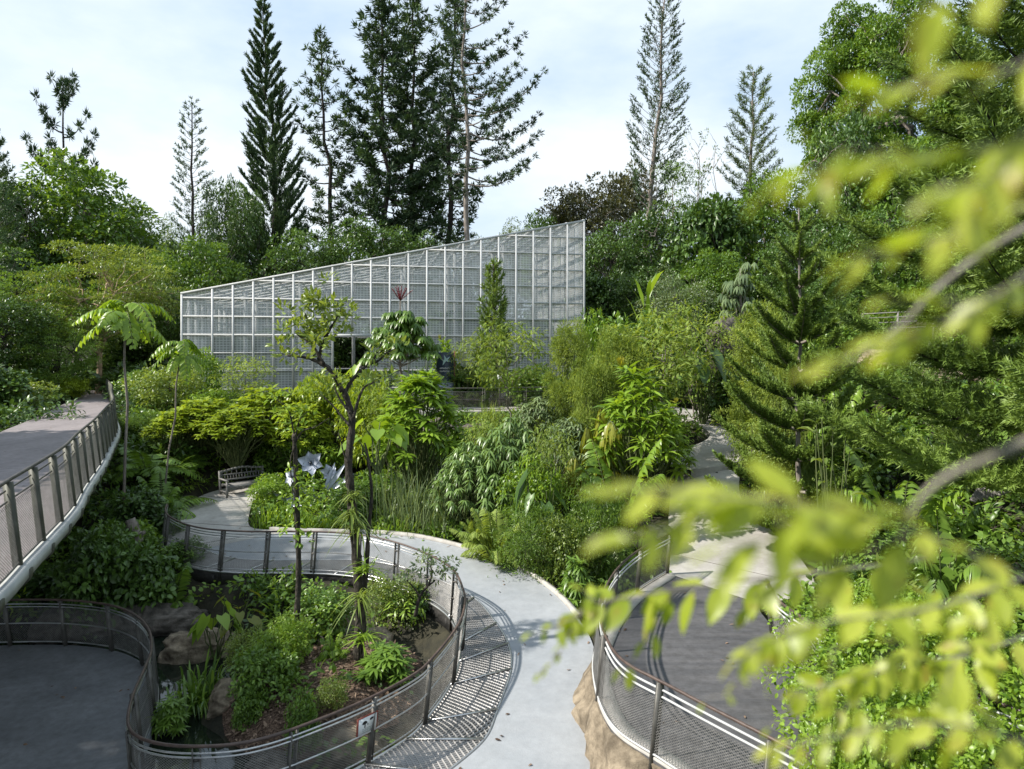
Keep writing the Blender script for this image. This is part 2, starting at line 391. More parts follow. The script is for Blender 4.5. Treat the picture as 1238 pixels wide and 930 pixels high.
PATHS = [(ring_in, ring_out), (dk_l, dk_r), (wp_l, wp_r), (hp_l, hp_r)]
SAMP = []
for a, b in PATHS + [(br_r[174:], br_l[174:])]:
    for f in np.linspace(0, 1, 7):
        SAMP.append(a[::2] * (1 - f) + b[::2] * f)
SAMP = np.concatenate(SAMP)

# ------------------------------------------------------------------ terrain
CTRL = np.array([
    (-20, -10, 3), (0, -10, 2.5), (20, -10, 5), (-9, 6.5, 1.2), (-10, 10, 1.2), (-9.5, 13.5, 1.2), (-5, 7.5, 1.2), (-1, 8.5, 1.2), (0, 3, 1.6),
    (4, 3, 2.1), (6, 8, 2.1), (8, 5, 2.3), (10, 9, 2.8), (13, 7, 3.6), (16, 10, 5.2), (4, 12, 2.1), (3.5, 9, 2.1), (7, 12, 2.3), (8, 15, 2.6), (9, 19, 3.4),
    (11, 14, 3.6), (12, 20, 4.6), (14, 17, 5.2), (9.5, 23, 4.0),
    (-4, 10.6, .25), (-6, 12, .1), (-6.5, 14.5, .1), (-4, 16.2, .1), (-2.2, 14.6, .1), (-2.3, 12.2, .15), (-7.5, 16.2, .2), (-9, 17, .35), (-11, 18, .8), (-11.5, 15.5, .8),
    (-12, 20, 1.6), (-13, 18, 1.3), (-12, 23, 2.7), (-13, 25.5, 3.9), (-14.5, 23, 3.6), (-12, 28, 4.3), (-9, 29, 4.6), (-5, 29.3, 4.7), (-1, 29, 4.6),
    (-6, 23, 2.75), (-4, 24, 2.9), (-2, 23, 2.75), (-6, 21.3, 2.4), (-3, 21.3, 2.3), (0, 21, 2.1), (-4, 26.6, 3.7), (-1, 26, 3.5), (1, 24, 3.0), (0, 19.6, 1.7),
    (1.8, 17.5, 1.2), (2.3, 16, 1.2), (2.6, 18.5, 1.6), (2, 20.5, 1.9), (3.4, 20.5, 2.2), (4, 23, 2.8), (3, 26, 3.5), (4.6, 28.5, 4.3), (2, 28.5, 4.4), (6.2, 29.2, 4.5),
    (10.6, 27, 5.0), (11.5, 30.5, 5.9), (10, 34, 6.2), (14, 26, 6.6), (15, 22, 6.4), (17, 16, 6.4), (19, 24, 8.1), (15, 32, 8.2), (20, 34, 9.6), (13, 40, 8.4), (24, 30, 10),
    (6, 38, 5.6), (8, 46, 7.4), (4, 50, 7), (-10, 44, 5.2), (-2, 46, 5.2), (-18, 46, 5.4), (-6, 38, 5.2), (0, 41, 5.2), (-16, 40, 5.2), (-13, 52, 5.6), (-4, 54, 6.0),
    (-16.5, 34, 5.2), (-21, 38, 5.25), (-23, 32, 5.35), (-19.5, 26, 5.0), (-17.5, 21, 4.6), (-15, 17, 3.2), (-15, 12, 2.0), (-22, 14, 4.2), (-25, 24, 5.4), (-30, 34, 6.0), (-28, 45, 5.6), (-36, 20, 6), (-40, 45, 7),
    (-10, 62, 8), (8, 62, 9.5), (22, 60, 13), (34, 45, 14), (35, 25, 12), (30, 10, 9), (-30, 65, 8), (-50, 70, 9), (50, 60, 17), (0, 90, 11), (30, 95, 17), (-35, 100, 12), (70, 100, 20),
    (-90, 60, 10), (-90, 130, 13), (0, 150, 14), (90, 160, 20), (150, 60, 20), (0, 400, 16), (300, 300, 20), (-300, 300, 16), (0, -200, 5), (-300, -50, 6), (300, -50, 10)], float)
CT_ALL = np.concatenate([CTRL, np.c_[SAMP[::9, :2], SAMP[::9, 2] - .2]])
ISL = np.array([-3.55, 13.35])

def terr(x, y):
    x = np.atleast_1d(np.asarray(x, float)); y = np.atleast_1d(np.asarray(y, float))
    o = np.empty_like(x)
    for i in range(0, len(x), 4000):
        xs, ys = x[i:i + 4000], y[i:i + 4000]
        d2 = (xs[:, None] - CT_ALL[None, :, 0]) ** 2 + (ys[:, None] - CT_ALL[None, :, 1]) ** 2
        w = 1 / (d2 + .12) ** 1.7
        z = (w * CT_ALL[None, :, 2]).sum(1) / w.sum(1)
        # small garden unevenness
        z += .10 * np.sin(xs * 1.3 + ys * .7) * np.cos(ys * 1.1 - xs * .4) + .05 * np.sin(xs * 3.1) * np.sin(ys * 2.7)
        r = np.hypot((xs - ISL[0]) / 2.15, (ys - ISL[1]) / 2.5)
        ang = np.arctan2(ys - ISL[1], xs - ISL[0])
        r = r * (1 + .10 * np.sin(3 * ang + 1) + .05 * np.sin(7 * ang))
        isl = 1.88 - .8 * r ** 3
        z = np.where(r < 1.25, np.maximum(z, isl), z)
        ds = (xs[:, None] - SAMP[None, :, 0]) ** 2 + (ys[:, None] - SAMP[None, :, 1]) ** 2
        k = ds.argmin(1); dm = np.sqrt(ds[np.arange(len(xs)), k])
        cap = SAMP[k, 2] - .16 + np.clip(dm - .45, 0, None) * 1.2
        z = np.where(dm < 1.6, np.minimum(z, cap), z)
        o[i:i + 4000] = z
    return o

def path_dist(x, y):
    x = np.atleast_1d(x); y = np.atleast_1d(y); o = np.empty(len(x))
    for i in range(0, len(x), 4000):
        ds = (x[i:i + 4000, None] - SAMP[None, :, 0]) ** 2 + (y[i:i + 4000, None] - SAMP[None, :, 1]) ** 2
        o[i:i + 4000] = np.sqrt(ds.min(1))
    return o

def stretched(a, b, step, far, n=26):
    mid = np.arange(a, b + step / 2, step)
    g = np.geomspace(step, far, n)
    return np.r_[(a - np.cumsum(g))[::-1], mid, b + np.cumsum(g)]
gx = stretched(-34, 32, .45, 90); gy = stretched(-6, 62, .45, 90)
GX, GY = np.meshgrid(gx, gy, indexing='ij')
GZ = terr(GX.ravel(), GY.ravel()).reshape(GX.shape)
b = MB(); b.grid(np.stack([GX, GY, GZ], -1)[:, ::-1])
tag(b.build('ground', MT['soil'], smooth=True), kind='structure')

# mulch lying on the pond island
b = MB()
th = np.linspace(0, 2 * math.pi, 49)[:-1]; rr = np.linspace(.02, .93, 18)
R_, T_ = np.meshgrid(rr, th, indexing='ij')
X_ = ISL[0] + R_ * 2.15 * np.cos(T_) * .95; Y_ = ISL[1] + R_ * 2.5 * np.sin(T_) * .95
Z_ = terr(X_.ravel(), Y_.ravel()).reshape(X_.shape) + .03 + .02 * np.sin(X_ * 17) * np.cos(Y_ * 19)
b.grid(np.stack([X_, Y_, Z_], -1), closed=True)
rng = np.random.default_rng(5)
m = 2600
a_ = rng.uniform(0, 2 * math.pi, m); q = np.sqrt(rng.uniform(0, .85, m))
px_ = ISL[0] + q * 2.0 * np.cos(a_); py_ = ISL[1] + q * 2.35 * np.sin(a_)
P = np.c_[px_, py_, terr(px_, py_) + .05]
D = unit(np.c_[rng.normal(size=(m, 2)), rng.normal(0, .25, m)])
b.leaves('s', P, D, np.c_[rng.normal(0, .3, (m, 2)), np.ones(m)], rng.uniform(.05, .14, m), rng.uniform(.03, .06, m), rng.uniform(0, 1, m), 1)
MT['dry_leaf'] = leaf_mat('dry_leaf', (.06, .035, .022), (.30, .21, .15), .05, rough=.8, spec=.2)
tag(b.build('mulch', [MT['mulch'], MT['dry_leaf']], smooth=True), kind='structure')

# pond
m, t, N, K = new_mat('pond_water')
o = N('ShaderNodeOutputMaterial'); p = N('ShaderNodeBsdfPrincipled')
p.inputs['Base Color'].default_value = (.012, .018, .012, 1); p.inputs['Roughness'].default_value = .04
nz = N('ShaderNodeTexNoise'); nz.inputs['Scale'].default_value = 3; bp = N('ShaderNodeBump'); bp.inputs['Strength'].default_value = .06
tc = N('ShaderNodeTexCoord'); K(tc.outputs['Object'], nz.inputs['Vector']); K(nz.outputs['Fac'], bp.inputs['Height']); K(bp.outputs['Normal'], p.inputs['Normal'])
K(p.outputs['BSDF'], o.inputs['Surface'])
b = MB(); b.grid(np.array([[[-14.5, 9, 1.2], [1.2, 9, 1.2]], [[-14.5, 19.3, 1.2], [1.2, 19.3, 1.2]]]))
tag(b.build('pond', m), kind='structure')

# ------------------------------------------------------------------ path sheets
def ribbon(b, L, R, thick=.2, nx=8, mi=0, mside=None, lift=0.0):
    f = np.linspace(0, 1, nx)[None, :, None]
    G = L[:, None] * (1 - f) + R[:, None] * f + np.array([0, 0, lift])
    b.grid(G, mi)
    dn = np.array([0, 0, -thick])
    b.grid(np.stack([L + [0, 0, lift], L + dn], 1)[:, ::-1], mi if mside is None else mside)
    b.grid(np.stack([R + [0, 0, lift], R + dn], 1), mi if mside is None else mside)

b = MB(); ribbon(b, ring_mid[44:], ring_out[44:], .28, 10)
ring_path = tag(b.build('path', MT['concrete_blue']), kind='structure')
# the warm-coloured stretch round the bench, and the round platform with its shade put into the colour
b = MB(); ribbon(b, ring_in[:67], ring_out[:67], .28, 8, lift=.006)
b.build('pavement', MT['concrete_warm'], ring_path)
b = MB()
f0, f1 = 236, NS
off = (ring_out - ring_mid) / np.linalg.norm(ring_out - ring_mid, axis=1, keepdims=True) * .004
ribbon(b, (ring_mid + off)[f0:f1], ring_out[f0:f1], .25, 10, lift=.006)
b.build('platform', MT['slate_shaded'], ring_path)
# joints across the concrete
b = MB()
for k in (14, 33, 50, 62):
    b.bar(ring_in[k] + [0, 0, .008], ring_out[k] + [0, 0, .008], .018, .006)
b.build('joint', MT['rock_dark'], ring_path)
# raised kerb along the outside
b = MB()
o_k = ring_out[58:160]
nrm = unit(np.c_[(ring_out - ring_in)[58:160, :2], np.zeros(102)])
prof = [(-.05, .0), (-.05, .09), (.07, .09), (.07, -.35)]
b.grid(np.stack([o_k + nrm * u + np.array([0, 0, w]) for u, w in prof], 1))
b.build('kerb', MT['kerb'], ring_path)

# grating along the pond side: crossing flat bars over the dark water
g0, g1 = 57, 244
gi = ring_in[g0:g1]; go = ring_mid[g0:g1]
ss = np.r_[0, np.cumsum(np.linalg.norm(np.diff(gi, axis=0), axis=1))]
def on_grate(s, f):
    i = np.stack([np.interp(s, ss, gi[:, c]) for c in range(3)], -1)
    o = np.stack([np.interp(s, ss, go[:, c]) for c in range(3)], -1)
    return i + (o - i) * f[..., None]
b = MB()
pitch, wb = .082, .0125
sl = np.arange(-1.6, ss[-1] + 1.6, pitch)
f = np.linspace(0, 1, 8)
for sg in (-1, 1):
    for s0 in sl:
        s = s0 + sg * f * 1.0
        ok = (s > 0) & (s < ss[-1])
        if ok.sum() < 2:
            continue
        a = on_grate(s[ok] - wb * .62, f[ok]); c = on_grate(s[ok] + wb * .62, f[ok])
        b.grid(np.stack([a, c, c - [0, 0, .03]], 1) + np.array([0, 0, .004 if sg > 0 else 0]))
b.build('grating', MT['grating'], ring_path)
b = MB()
for k in np.linspace(4, g1 - g0 - 5, 19).astype(int):
    b.bar(gi[k] + [0, 0, .012], go[k] + [0, 0, .012], .045, .03)
b.tube(gi + [0, 0, -.01], .03, 5); b.tube(go + [0, 0, .0], .022, 5)
b.build('grating_frame', MT['steel'], ring_path)
b = MB()
b.grid(np.stack([gi + [0, 0, -.05], gi + [0, 0, -.34], gi + [0, 0, -.34] + (go - gi) * .12], 1))
for k in range(2, g1 - g0, 8):
    b.bar(gi[k] + [0, 0, -.2], go[k] + [0, 0, -.2], .08, .2)
    q_ = gi[k] * .7 + go[k] * .3
    b.tube(np.array([q_ + [0, 0, -.3], [q_[0], q_[1], -.2]]), .07, 8)
b.build('edge_beam', MT['rock_dark'], ring_path)

b = MB(); ribbon(b, dk_l, dk_r, .25, 8); deck = tag(b.build('deck', MT['dark_deck']), kind='structure')
b = MB(); e = dk_l; nrm = unit(np.c_[(dk_r - dk_l)[:, :2], np.zeros(len(e))])
b.grid(np.stack([e + nrm * .0 + [0, 0, .0], e + nrm * .0 + [0, 0, .035], e + nrm * .30 + [0, 0, .03], e + nrm * .30], 1)); b.build('kerb', MT['kerb'], deck)
b = MB(); ribbon(b, wp_l, wp_r, .25, 8)
path2 = tag(b.build('path', MT['concrete_warm']), kind='structure')
b = MB()
for k in (14, 34):
    b.bar(wp_l[k] + [0, 0, .003], wp_r[k] + [0, 0, .003], .015, .005)
b.build('joint', MT['rock_grey'], path2)
b = MB(); ribbon(b, hp_l, hp_r, .6, 6); tag(b.build('path', MT['concrete_warm']), kind='structure')

# ------------------------------------------------------------------ footbridge
br = empty('footbridge', (br_r[80][0], br_r[80][1], BZ))
tag(br, 'elevated curving walkway with pinkish boards and white side beam at the left', 'footbridge')
bi = np.array(br.location)
def rel(obj, root):
    obj.data.transform(Matrix.Translation(-Vector(root.location)))
    return obj
b = MB(); f = np.linspace(0, 1, 10)[None, :, None]
b.grid(br_r[:, None] * (1 - f) + br_l[:, None] * f)
b.grid((br_r[:, None] * (1 - f) + br_l[:, None] * f)[:, ::-1] - [0, 0, .11])
rel(b.build('deck', MT['bridge_deck'], br), br)
nb = unit(np.c_[(br_r - br_l)[:, :2], np.zeros(NB)])
for e, sg, cut in ((br_r, 1, 186), (br_l, -1, 150)):
    b = MB(); e = e[:cut]; n_ = nb[:cut] * sg
    prof = [(-.02, .0), (-.02, .03), (.10, .02), (.10, -.12), (-.05, -.12)]
    b.grid(np.stack([e + n_ * u + np.array([0, 0, w]) for u, w in prof], 1)[:, ::(-1 if sg < 0 else 1)])
    rel(b.build('edge_beam', MT['white_beam'], br), br)

# ------------------------------------------------------------------ railings
def railing(label, base, inward, spacing, style, height=1.05, sub=2, name='railing', group=None, end_cap=False):
    """base: polyline along the deck edge; inward: unit vectors towards the walker (the rail leans that way)"""
    root = empty(name, base[len(base) // 2])
    tag(root, label, 'railing', group)
    base = np.asarray(base, float)
    s = np.r_[0, np.cumsum(np.linalg.norm(np.diff(base, axis=0), axis=1))]
    lean = .13
    n = max(4, int(s[-1] / .12))
    t = np.linspace(0, s[-1], n)
    B = np.stack([np.interp(t, s, base[:, i]) for i in range(3)], 1)
    I = unit(np.stack([np.interp(t, s, inward[:, i]) for i in range(3)], 1))
    up = np.array([0, 0, 1.0])
    def line(h, out=0.0):
        return B + I * (lean * h / height + out) + up * h
    def fin(mb, nm, m, sm=False, par=None):
        return rel(mb.build(nm, MT[m], par or root, sm), root)
    mb = MB(); mb.tube(line(height), .024, 8); fin(mb, 'handrail', style['hand'], True)
    for h in style['rails']:
        mb = MB(); mb.tube(line(h, .035 if h > .3 else 0), style['rr'], 6); fin(mb, 'rail', style['rail'], True)
    # posts
    m = max(2, int(round(s[-1] / spacing)) + 1)
    for q in np.linspace(.04, s[-1] - .04, m):
        p0 = np.array([np.interp(q, t, B[:, i]) for i in range(3)]); i0 = unit(np.array([np.interp(q, t, I[:, i]) for i in range(3)]))
        tan = unit(np.cross(up, i0))
        mb = MB()
        for o_ in ((-.05, .05) if style['double'] else (0.0,)):
            a = p0 + tan * o_ + up * -.22; c = p0 + tan * o_ + i0 * lean * .99 + up * (height - .02)
            if style['double']:
                mb.bar(a, c, .075, .014, up=tan)
            else:
                mb.bar(a, c, .10, .045, up=tan)
        if style['double']:
            for h in (.12, .5, .85):
                mb.box(p0 + i0 * lean * h / height + up * h, (.05, .1, .03), np.array([i0, tan, up]))
        post = fin(mb, 'post', style['post'])
        if style.get('bracket'):
            mb = MB()
            th = np.linspace(0, math.pi / 2, 6)
            prof = [(-.16, -.02), (.12, -.02)] + [(.12 - .16 * (1 - math.cos(x)), -.08 - .16 * math.sin(x)) for x in th] + [(-.16, -.24)]
            for dt in (-.05, .05):
                pass
            va = [p0 - i0 * u + tan * .05 + up * w for u, w in prof]; vb = [p0 - i0 * u - tan * .05 + up * w for u, w in prof]
            kk = len(prof)
            mb.add(va + vb, [list(range(kk)), list(range(2 * kk - 1, kk - 1, -1))] + [[i, i + kk, (i + 1) % kk + kk, (i + 1) % kk] for i in range(kk)])
            fin(mb, 'bracket', style['post'], par=post)
    # woven wire infill
    mb = MB(); h0, h1 = .06, style['mesh_top']; pit = style['pitch']; r = style['wire']
    ff = np.linspace(0, 1, 7)
    span = (h1 - h0) * style.get('skew', .75)
    for sg in (-1, 1):
        for s0 in np.arange(-span, s[-1] + span, pit):
            q = s0 + sg * ff * span
            ok = (q > 0) & (q < s[-1])
            if ok.sum() < 2:
                continue
            q = q[ok]; h = h0 + ff[ok] * (h1 - h0)
            p = np.stack([np.interp(q, t, B[:, i]) for i in range(3)], 1) + np.stack([np.interp(q, t, I[:, i]) for i in range(3)], 1) * (lean * h / height)[:, None] + h[:, None] * up
            i_ = np.stack([np.interp(q, t, I[:, i]) for i in range(3)], 1)
            sd = unit(np.cross(np.gradient(p, axis=0), i_)) * r
            mb.grid(np.stack([p + sd, p + i_ * (.004 * sg), p - sd], 1))
    fin(mb, 'wire_mesh', style['mesh'])
    return root

ST_RING = dict(hand='handrail', rails=(.08, .52, .90, .965), rr=.014, rail='steel', post='post_steel', double=True, mesh='mesh_wire', mesh_top=.86, pitch=.052, wire=.0034, skew=1.35)
ST_BR = dict(hand='dark_rail', rails=(.06, .80, .93), rr=.013, rail='post_steel', post='post_olive', double=False, mesh='mesh_wire', mesh_top=.80, pitch=.064, wire=.0036, bracket=True, skew=1.4)
ST_DK = dict(hand='handrail', rails=(.07, .84, .93), rr=.017, rail='frame_white', post='post_steel', double=False, mesh='mesh_wire', mesh_top=.82, pitch=.052, wire=.0038, skew=1.4)
ST_FAR = dict(hand='post_steel', rails=(.1, .55, .88), rr=.02, rail='post_steel', post='post_steel', double=True, mesh='post_steel', mesh_top=.85, pitch=.09, wire=.004)

inw = unit(np.c_[(ring_out - ring_in)[:, :2], np.zeros(NS)])
railing('long curving railing with brown handrail and wire mesh around the pond island', ring_in[57:338], inw[57:338], 1.22, ST_RING)
railing('curving olive posted railing along the right edge of the elevated walkway', br_r[14:200], -nb[14:200], 1.15, ST_BR)
railing('olive posted railing on the far left edge of the elevated walkway', br_l[14:150], nb[14:150], 1.15, dict(ST_BR, pitch=.14))
dn = unit(np.c_[(dk_r - dk_l)[:, :2], np.zeros(len(dk_l))])
railing('railing with white double tubes along the left edge of the dark wooden deck', dk_l[8:], dn[8:], 1.75, ST_DK)
rp_b = dk_r[14:64]; rn = unit(np.c_[(dk_l - dk_r)[14:64, :2], np.zeros(50)])
railing('low railing half hidden by leaves on the right edge of the dark deck', rp_b, rn, 1.75, dict(ST_DK, pitch=.12))
sel = (hp_l[:, 1] > 29.9) & (hp_l[:, 0] < 2.6) & (hp_l[:, 0] > -9)
hb = hp_l[sel]; hn = unit(np.c_[(hp_r - hp_l)[sel, :2], np.zeros(sel.sum())])
railing('grey railing with mesh along the terrace path below the greenhouse', hb, hn, 2.1, ST_FAR)
# pale railing on the right slope
ra, rb = at(1040, 408, 31), at(1225, 402, 28)
rbp = resample(np.array([ra, (ra + rb) / 2 + [0, .5, .02], rb]), .5)
railing('pale grey post and rail fence on the right slope above the tan stones', rbp, np.tile([[0, -1.0, 0]], (len(rbp), 1)), 1.6,
        dict(hand='pale_timber', rails=(.35, .62, .85), rr=.02, rail='pale_timber', post='pale_timber', double=False, mesh='mesh_wire', mesh_top=.3, pitch=.2, wire=.005), name='fence')

# ------------------------------------------------------------------ mesh greenhouse
GL = np.array([-17.9, 37.0]); GU = np.array([22.3, 4.7]); GLEN = np.linalg.norm(GU); GU = GU / GLEN
GV = np.array([-GU[1], GU[0]]); GD = 13.0; G0 = 5.25; ZL, ZR = 11.14, 16.0
gh = empty('greenhouse', (GL[0], GL[1], G0), math.atan2(GU[1], GU[0]))
tag(gh, 'large wedge shaped greenhouse of white frames and wire mesh with sloping roof', 'greenhouse')
def ztop(u):
    return (ZL + (ZR - ZL) * u / GLEN) - G0
m, t, N, K = new_mat('greenhouse_mesh')
o = N('ShaderNodeOutputMaterial'); d = N('ShaderNodeBsdfPrincipled'); tr = N('ShaderNodeBsdfTransparent'); mix = N('ShaderNodeMixShader')
d.inputs['Base Color'].default_value = (.72, .72, .695, 1); d.inputs['Roughness'].default_value = .6; d.inputs['Metallic'].default_value = .0
tc = N('ShaderNodeTexCoord'); sp = N('ShaderNodeSeparateXYZ'); K(tc.outputs['Object'], sp.inputs[0])
w1 = N('ShaderNodeMath'); w1.operation = 'PINGPONG'; w1.inputs[1].default_value = .07; K(sp.outputs['Z'], w1.inputs[0])
w2 = N('ShaderNodeMath'); w2.operation = 'LESS_THAN'; w2.inputs[1].default_value = .02; K(w1.outputs[0], w2.inputs[0])
nz = N('ShaderNodeTexNoise'); nz.inputs['Scale'].default_value = .7; nz.inputs['Detail'].default_value = 4; K(tc.outputs['Object'], nz.inputs['Vector'])
sxy = N('ShaderNodeMath'); sxy.operation = 'ADD'; K(sp.outputs['X'], sxy.inputs[0]); K(sp.outputs['Y'], sxy.inputs[1])
w3 = N('ShaderNodeMath'); w3.operation = 'PINGPONG'; w3.inputs[1].default_value = .09; K(sxy.outputs[0], w3.inputs[0])
w4 = N('ShaderNodeMath'); w4.operation = 'LESS_THAN'; w4.inputs[1].default_value = .02; K(w3.outputs[0], w4.inputs[0])
w5 = N('ShaderNodeMath'); w5.operation = 'MAXIMUM'; K(w2.outputs[0], w5.inputs[0]); K(w4.outputs[0], w5.inputs[1])
ad = N('ShaderNodeMath'); ad.operation = 'MULTIPLY_ADD'; ad.inputs[1].default_value = .30; K(w5.outputs[0], ad.inputs[0])
m2 = N('ShaderNodeMath'); m2.operation = 'MULTIPLY_ADD'; m2.inputs[1].default_value = .30; m2.inputs[2].default_value = .20; K(nz.outputs['Fac'], m2.inputs[0])
K(m2.outputs[0], ad.inputs[2]); K(ad.outputs[0], mix.inputs['Fac'])
K(tr.outputs['BSDF'], mix.inputs[1]); K(d.outputs['BSDF'], mix.inputs[2]); K(mix.outputs['Shader'], o.inputs['Surface'])
MT['gh_mesh'] = m
NCOL = 21
us = np.r_[0.0, np.linspace(1.55, GLEN, NCOL)]
zrow = [.67 + k for k in range(0, 11)]
DOOR = (us[7] - .0, us[9], 2.72 + .95)       # door opening u0, u1, height
def wall(v, name_f, name_m, door=None, w=.11):
    b = MB()
    for u in us:
        z0 = 0
        if door and door[0] + .1 < u < door[1] - .1:
            z0 = door[2]
        b.bar((u, v, z0), (u, v, ztop(u)), w, w, up=(0, 1, 0))
    for z in zrow:
        ua = 0 if z < ztop(0) else (z - ztop(0)) / (ztop(GLEN) - ztop(0)) * GLEN
        if ua >= GLEN: continue
        if door and z < door[2]:
            b.bar((ua, v, z), (door[0], v, z), .05, .05); b.bar((door[1], v, z), (GLEN, v, z), .05, .05)
        else:
            b.bar((ua, v, z), (GLEN, v, z), .085, .085)
    b.bar((-.06, v, ztop(0)), (GLEN + .06, v, ztop(GLEN)), .13, .11)
    if door:
        b.bar((door[0], v, door[2]), (door[1], v, door[2]), .14, .12)
    b.build(name_f, MT['frame_white'], gh)
    b = MB(); e = .075 if v < 1 else -.075
    for i in range(len(us) - 1):
        a, c = us[i], us[i + 1]
        z0 = door[2] if door and door[0] - .1 < (a + c) / 2 < door[1] else 0
        b.add([(a, v + e, z0), (c, v + e, z0), (c, v + e, ztop(c)), (a, v + e, ztop(a))], [[0, 1, 2, 3]])
    b.build(name_m, MT['gh_mesh'], gh)
wall(0.0, 'front_frame', 'front_mesh', DOOR)
wall(GD, 'back_frame', 'back_mesh', None, .09)
for u, nm in ((0.0, 'side'), (GLEN, 'side')):
    b = MB(); H = ztop(u)
    for v in np.linspace(0, GD, 9)[1:-1]:
        b.bar((u, v, 0), (u, v, H), .2, .2, up=(0, 1, 0))
    for z in zrow:
        if z < H: b.bar((u, .06, z), (u, GD - .06, z), .11, .12)
    b.bar((u, .06, H), (u, GD - .06, H), .12, .11)
    for k in range(4):                    # light braces
        v0 = k * GD / 4
        b.bar((u + (.1 if u == 0 else -.1), v0, H - 1.5), (u + (.1 if u == 0 else -.1), v0 + GD / 8, H - .1), .06, .06)
    b.build(nm + '_frame', MT['frame_white'], gh)
    b = MB(); e = .07 if u == 0 else -.07
    b.add([(u + e, 0, 0), (u + e, GD, 0), (u + e, GD, H), (u + e, 0, H)], [[0, 1, 2, 3]])
    b.build(nm + '_mesh', MT['gh_mesh'], gh)
b = MB()
for u in us:
    b.bar((u, .07, ztop(u) + .0), (u, GD - .07, ztop(u)), .14, .16)
for v in np.linspace(0, GD, 9)[1:-1]:
    b.bar((0.06, v, ztop(0) - .09), (GLEN - .06, v, ztop(GLEN) - .09), .16, .10)
for i in range(1, len(us) - 1, 1):        # curved knee braces under the roof
    u = us[i]; th = np.linspace(0, math.pi / 2, 7)
    b.tube(np.c_[u + .5 * np.sin(th) - .0, .25 + 1.6 * (1 - np.cos(th)), ztop(u) - 1.15 + .95 * np.sin(th)], .035, 5)
b.build('roof_frame', MT['frame_white'], gh)
b = MB()
for i in range(len(us) - 1):
    a, c = us[i], us[i + 1]
    b.add([(a, 0.08, ztop(a) + .075), (c, 0.08, ztop(c) + .075), (c, GD - .08, ztop(c) + .075), (a, GD - .08, ztop(a) + .075)], [[0, 1, 2, 3]])
b.build('roof_mesh', MT['gh_mesh'], gh)
b = MB()
for v in (GD * .3, GD * .62):
    for u in us[2::3]:
        b.bar((u, v, 0), (u, v, ztop(u) - .12), .2, .2, up=(0, 1, 0))
    for z in zrow[1::2]:
        ua = 0 if z < ztop(0) else (z - ztop(0)) / (ztop(GLEN) - ztop(0)) * GLEN
        if ua < GLEN - 1: b.bar((ua + .3, v, z), (GLEN - .2, v, z), .08, .08)
b.build('inner_column', MT['frame_white'], gh)

# ------------------------------------------------------------------ plant builders
def rs(r, n):
    return unit(r.normal(size=(n, 3)))

def clump(mb, c, rad, n, kind, L, W, r, mi=0, up=.5, droop=.0, shell=.35, out=.8, jit=.6, v0=None, lower=.45):
    d = rs(r, n); fl = (d[:, 2] < 0) & (r.random(n) > lower); d[fl, 2] *= -1
    q = r.uniform(shell, 1, n) ** .55
    P = np.asarray(c) + d * np.asarray(rad) * q[:, None]
    D = unit(d * out + rs(r, n) * jit - np.array([0, 0, droop])); Nn = unit(d * .5 + np.array([0, 0, up]) + rs(r, n) * .4)
    k = r.uniform(.7, 1.25, n)
    v = np.clip((r.uniform(.2, .8) if v0 is None else v0) + r.normal(0, .17, n), 0, 1)
    mb.leaves(kind, P, D, Nn, L * k, W * k, v, mi)

def blades(mb, P, az, elev, L, W, droop, v, mi=0, k=6):
    n = len(P); t = np.linspace(0, 1, k)[None]
    az = np.broadcast_to(az, (n,)); elev = np.broadcast_to(elev, (n,)); L = np.broadcast_to(L, (n,)); W = np.broadcast_to(W, (n,)); droop = np.broadcast_to(droop, (n,))
    h = np.stack([np.cos(az), np.sin(az), np.zeros(n)], 1); sd = np.stack([-np.sin(az), np.cos(az), np.zeros(n)], 1)
    rr = (L * np.cos(elev))[:, None] * t * (1 + .3 * droop[:, None] * t); zz = (L * np.sin(elev))[:, None] * t - (L * droop)[:, None] * t ** 2
    C = P[:, None] + h[:, None] * rr[..., None] + np.array([0, 0, 1.0]) * zz[..., None]
    w = (W[:, None] * .5 * np.sin(np.pi * (.15 + .85 * t)) ** .7)[..., None]
    A = C + sd[:, None] * w; B = C - sd[:, None] * w
    G = np.stack([A, B], 2)                                   # n,k,2,3
    idx = np.arange(n * k * 2).reshape(n, k, 2)
    f = np.stack([idx[:, :-1, 0], idx[:, :-1, 1], idx[:, 1:, 1], idx[:, 1:, 0]], -1).reshape(-1, 4)
    mb.V.append(G.reshape(-1, 3)); mb.I.append(f.ravel() + mb.n); mb.S.append(np.full(len(f), 4)); mb.M.append(np.full(len(f), mi))
    mb.A.append(np.repeat(np.broadcast_to(v, (n,)), k - 1)); mb.n += n * k * 2

def wob(p0, p1, r, amp=.06, k=6, sag=0.0):
    p0 = np.asarray(p0, float); p1 = np.asarray(p1, float)
    t = np.linspace(0, 1, k)[:, None]; L = np.linalg.norm(p1 - p0)
    return p0 * (1 - t) + p1 * t + r.normal(0, amp * L, (k, 3)) * np.sin(np.pi * t) + np.array([0, 0, sag * L]) * np.sin(np.pi * t)

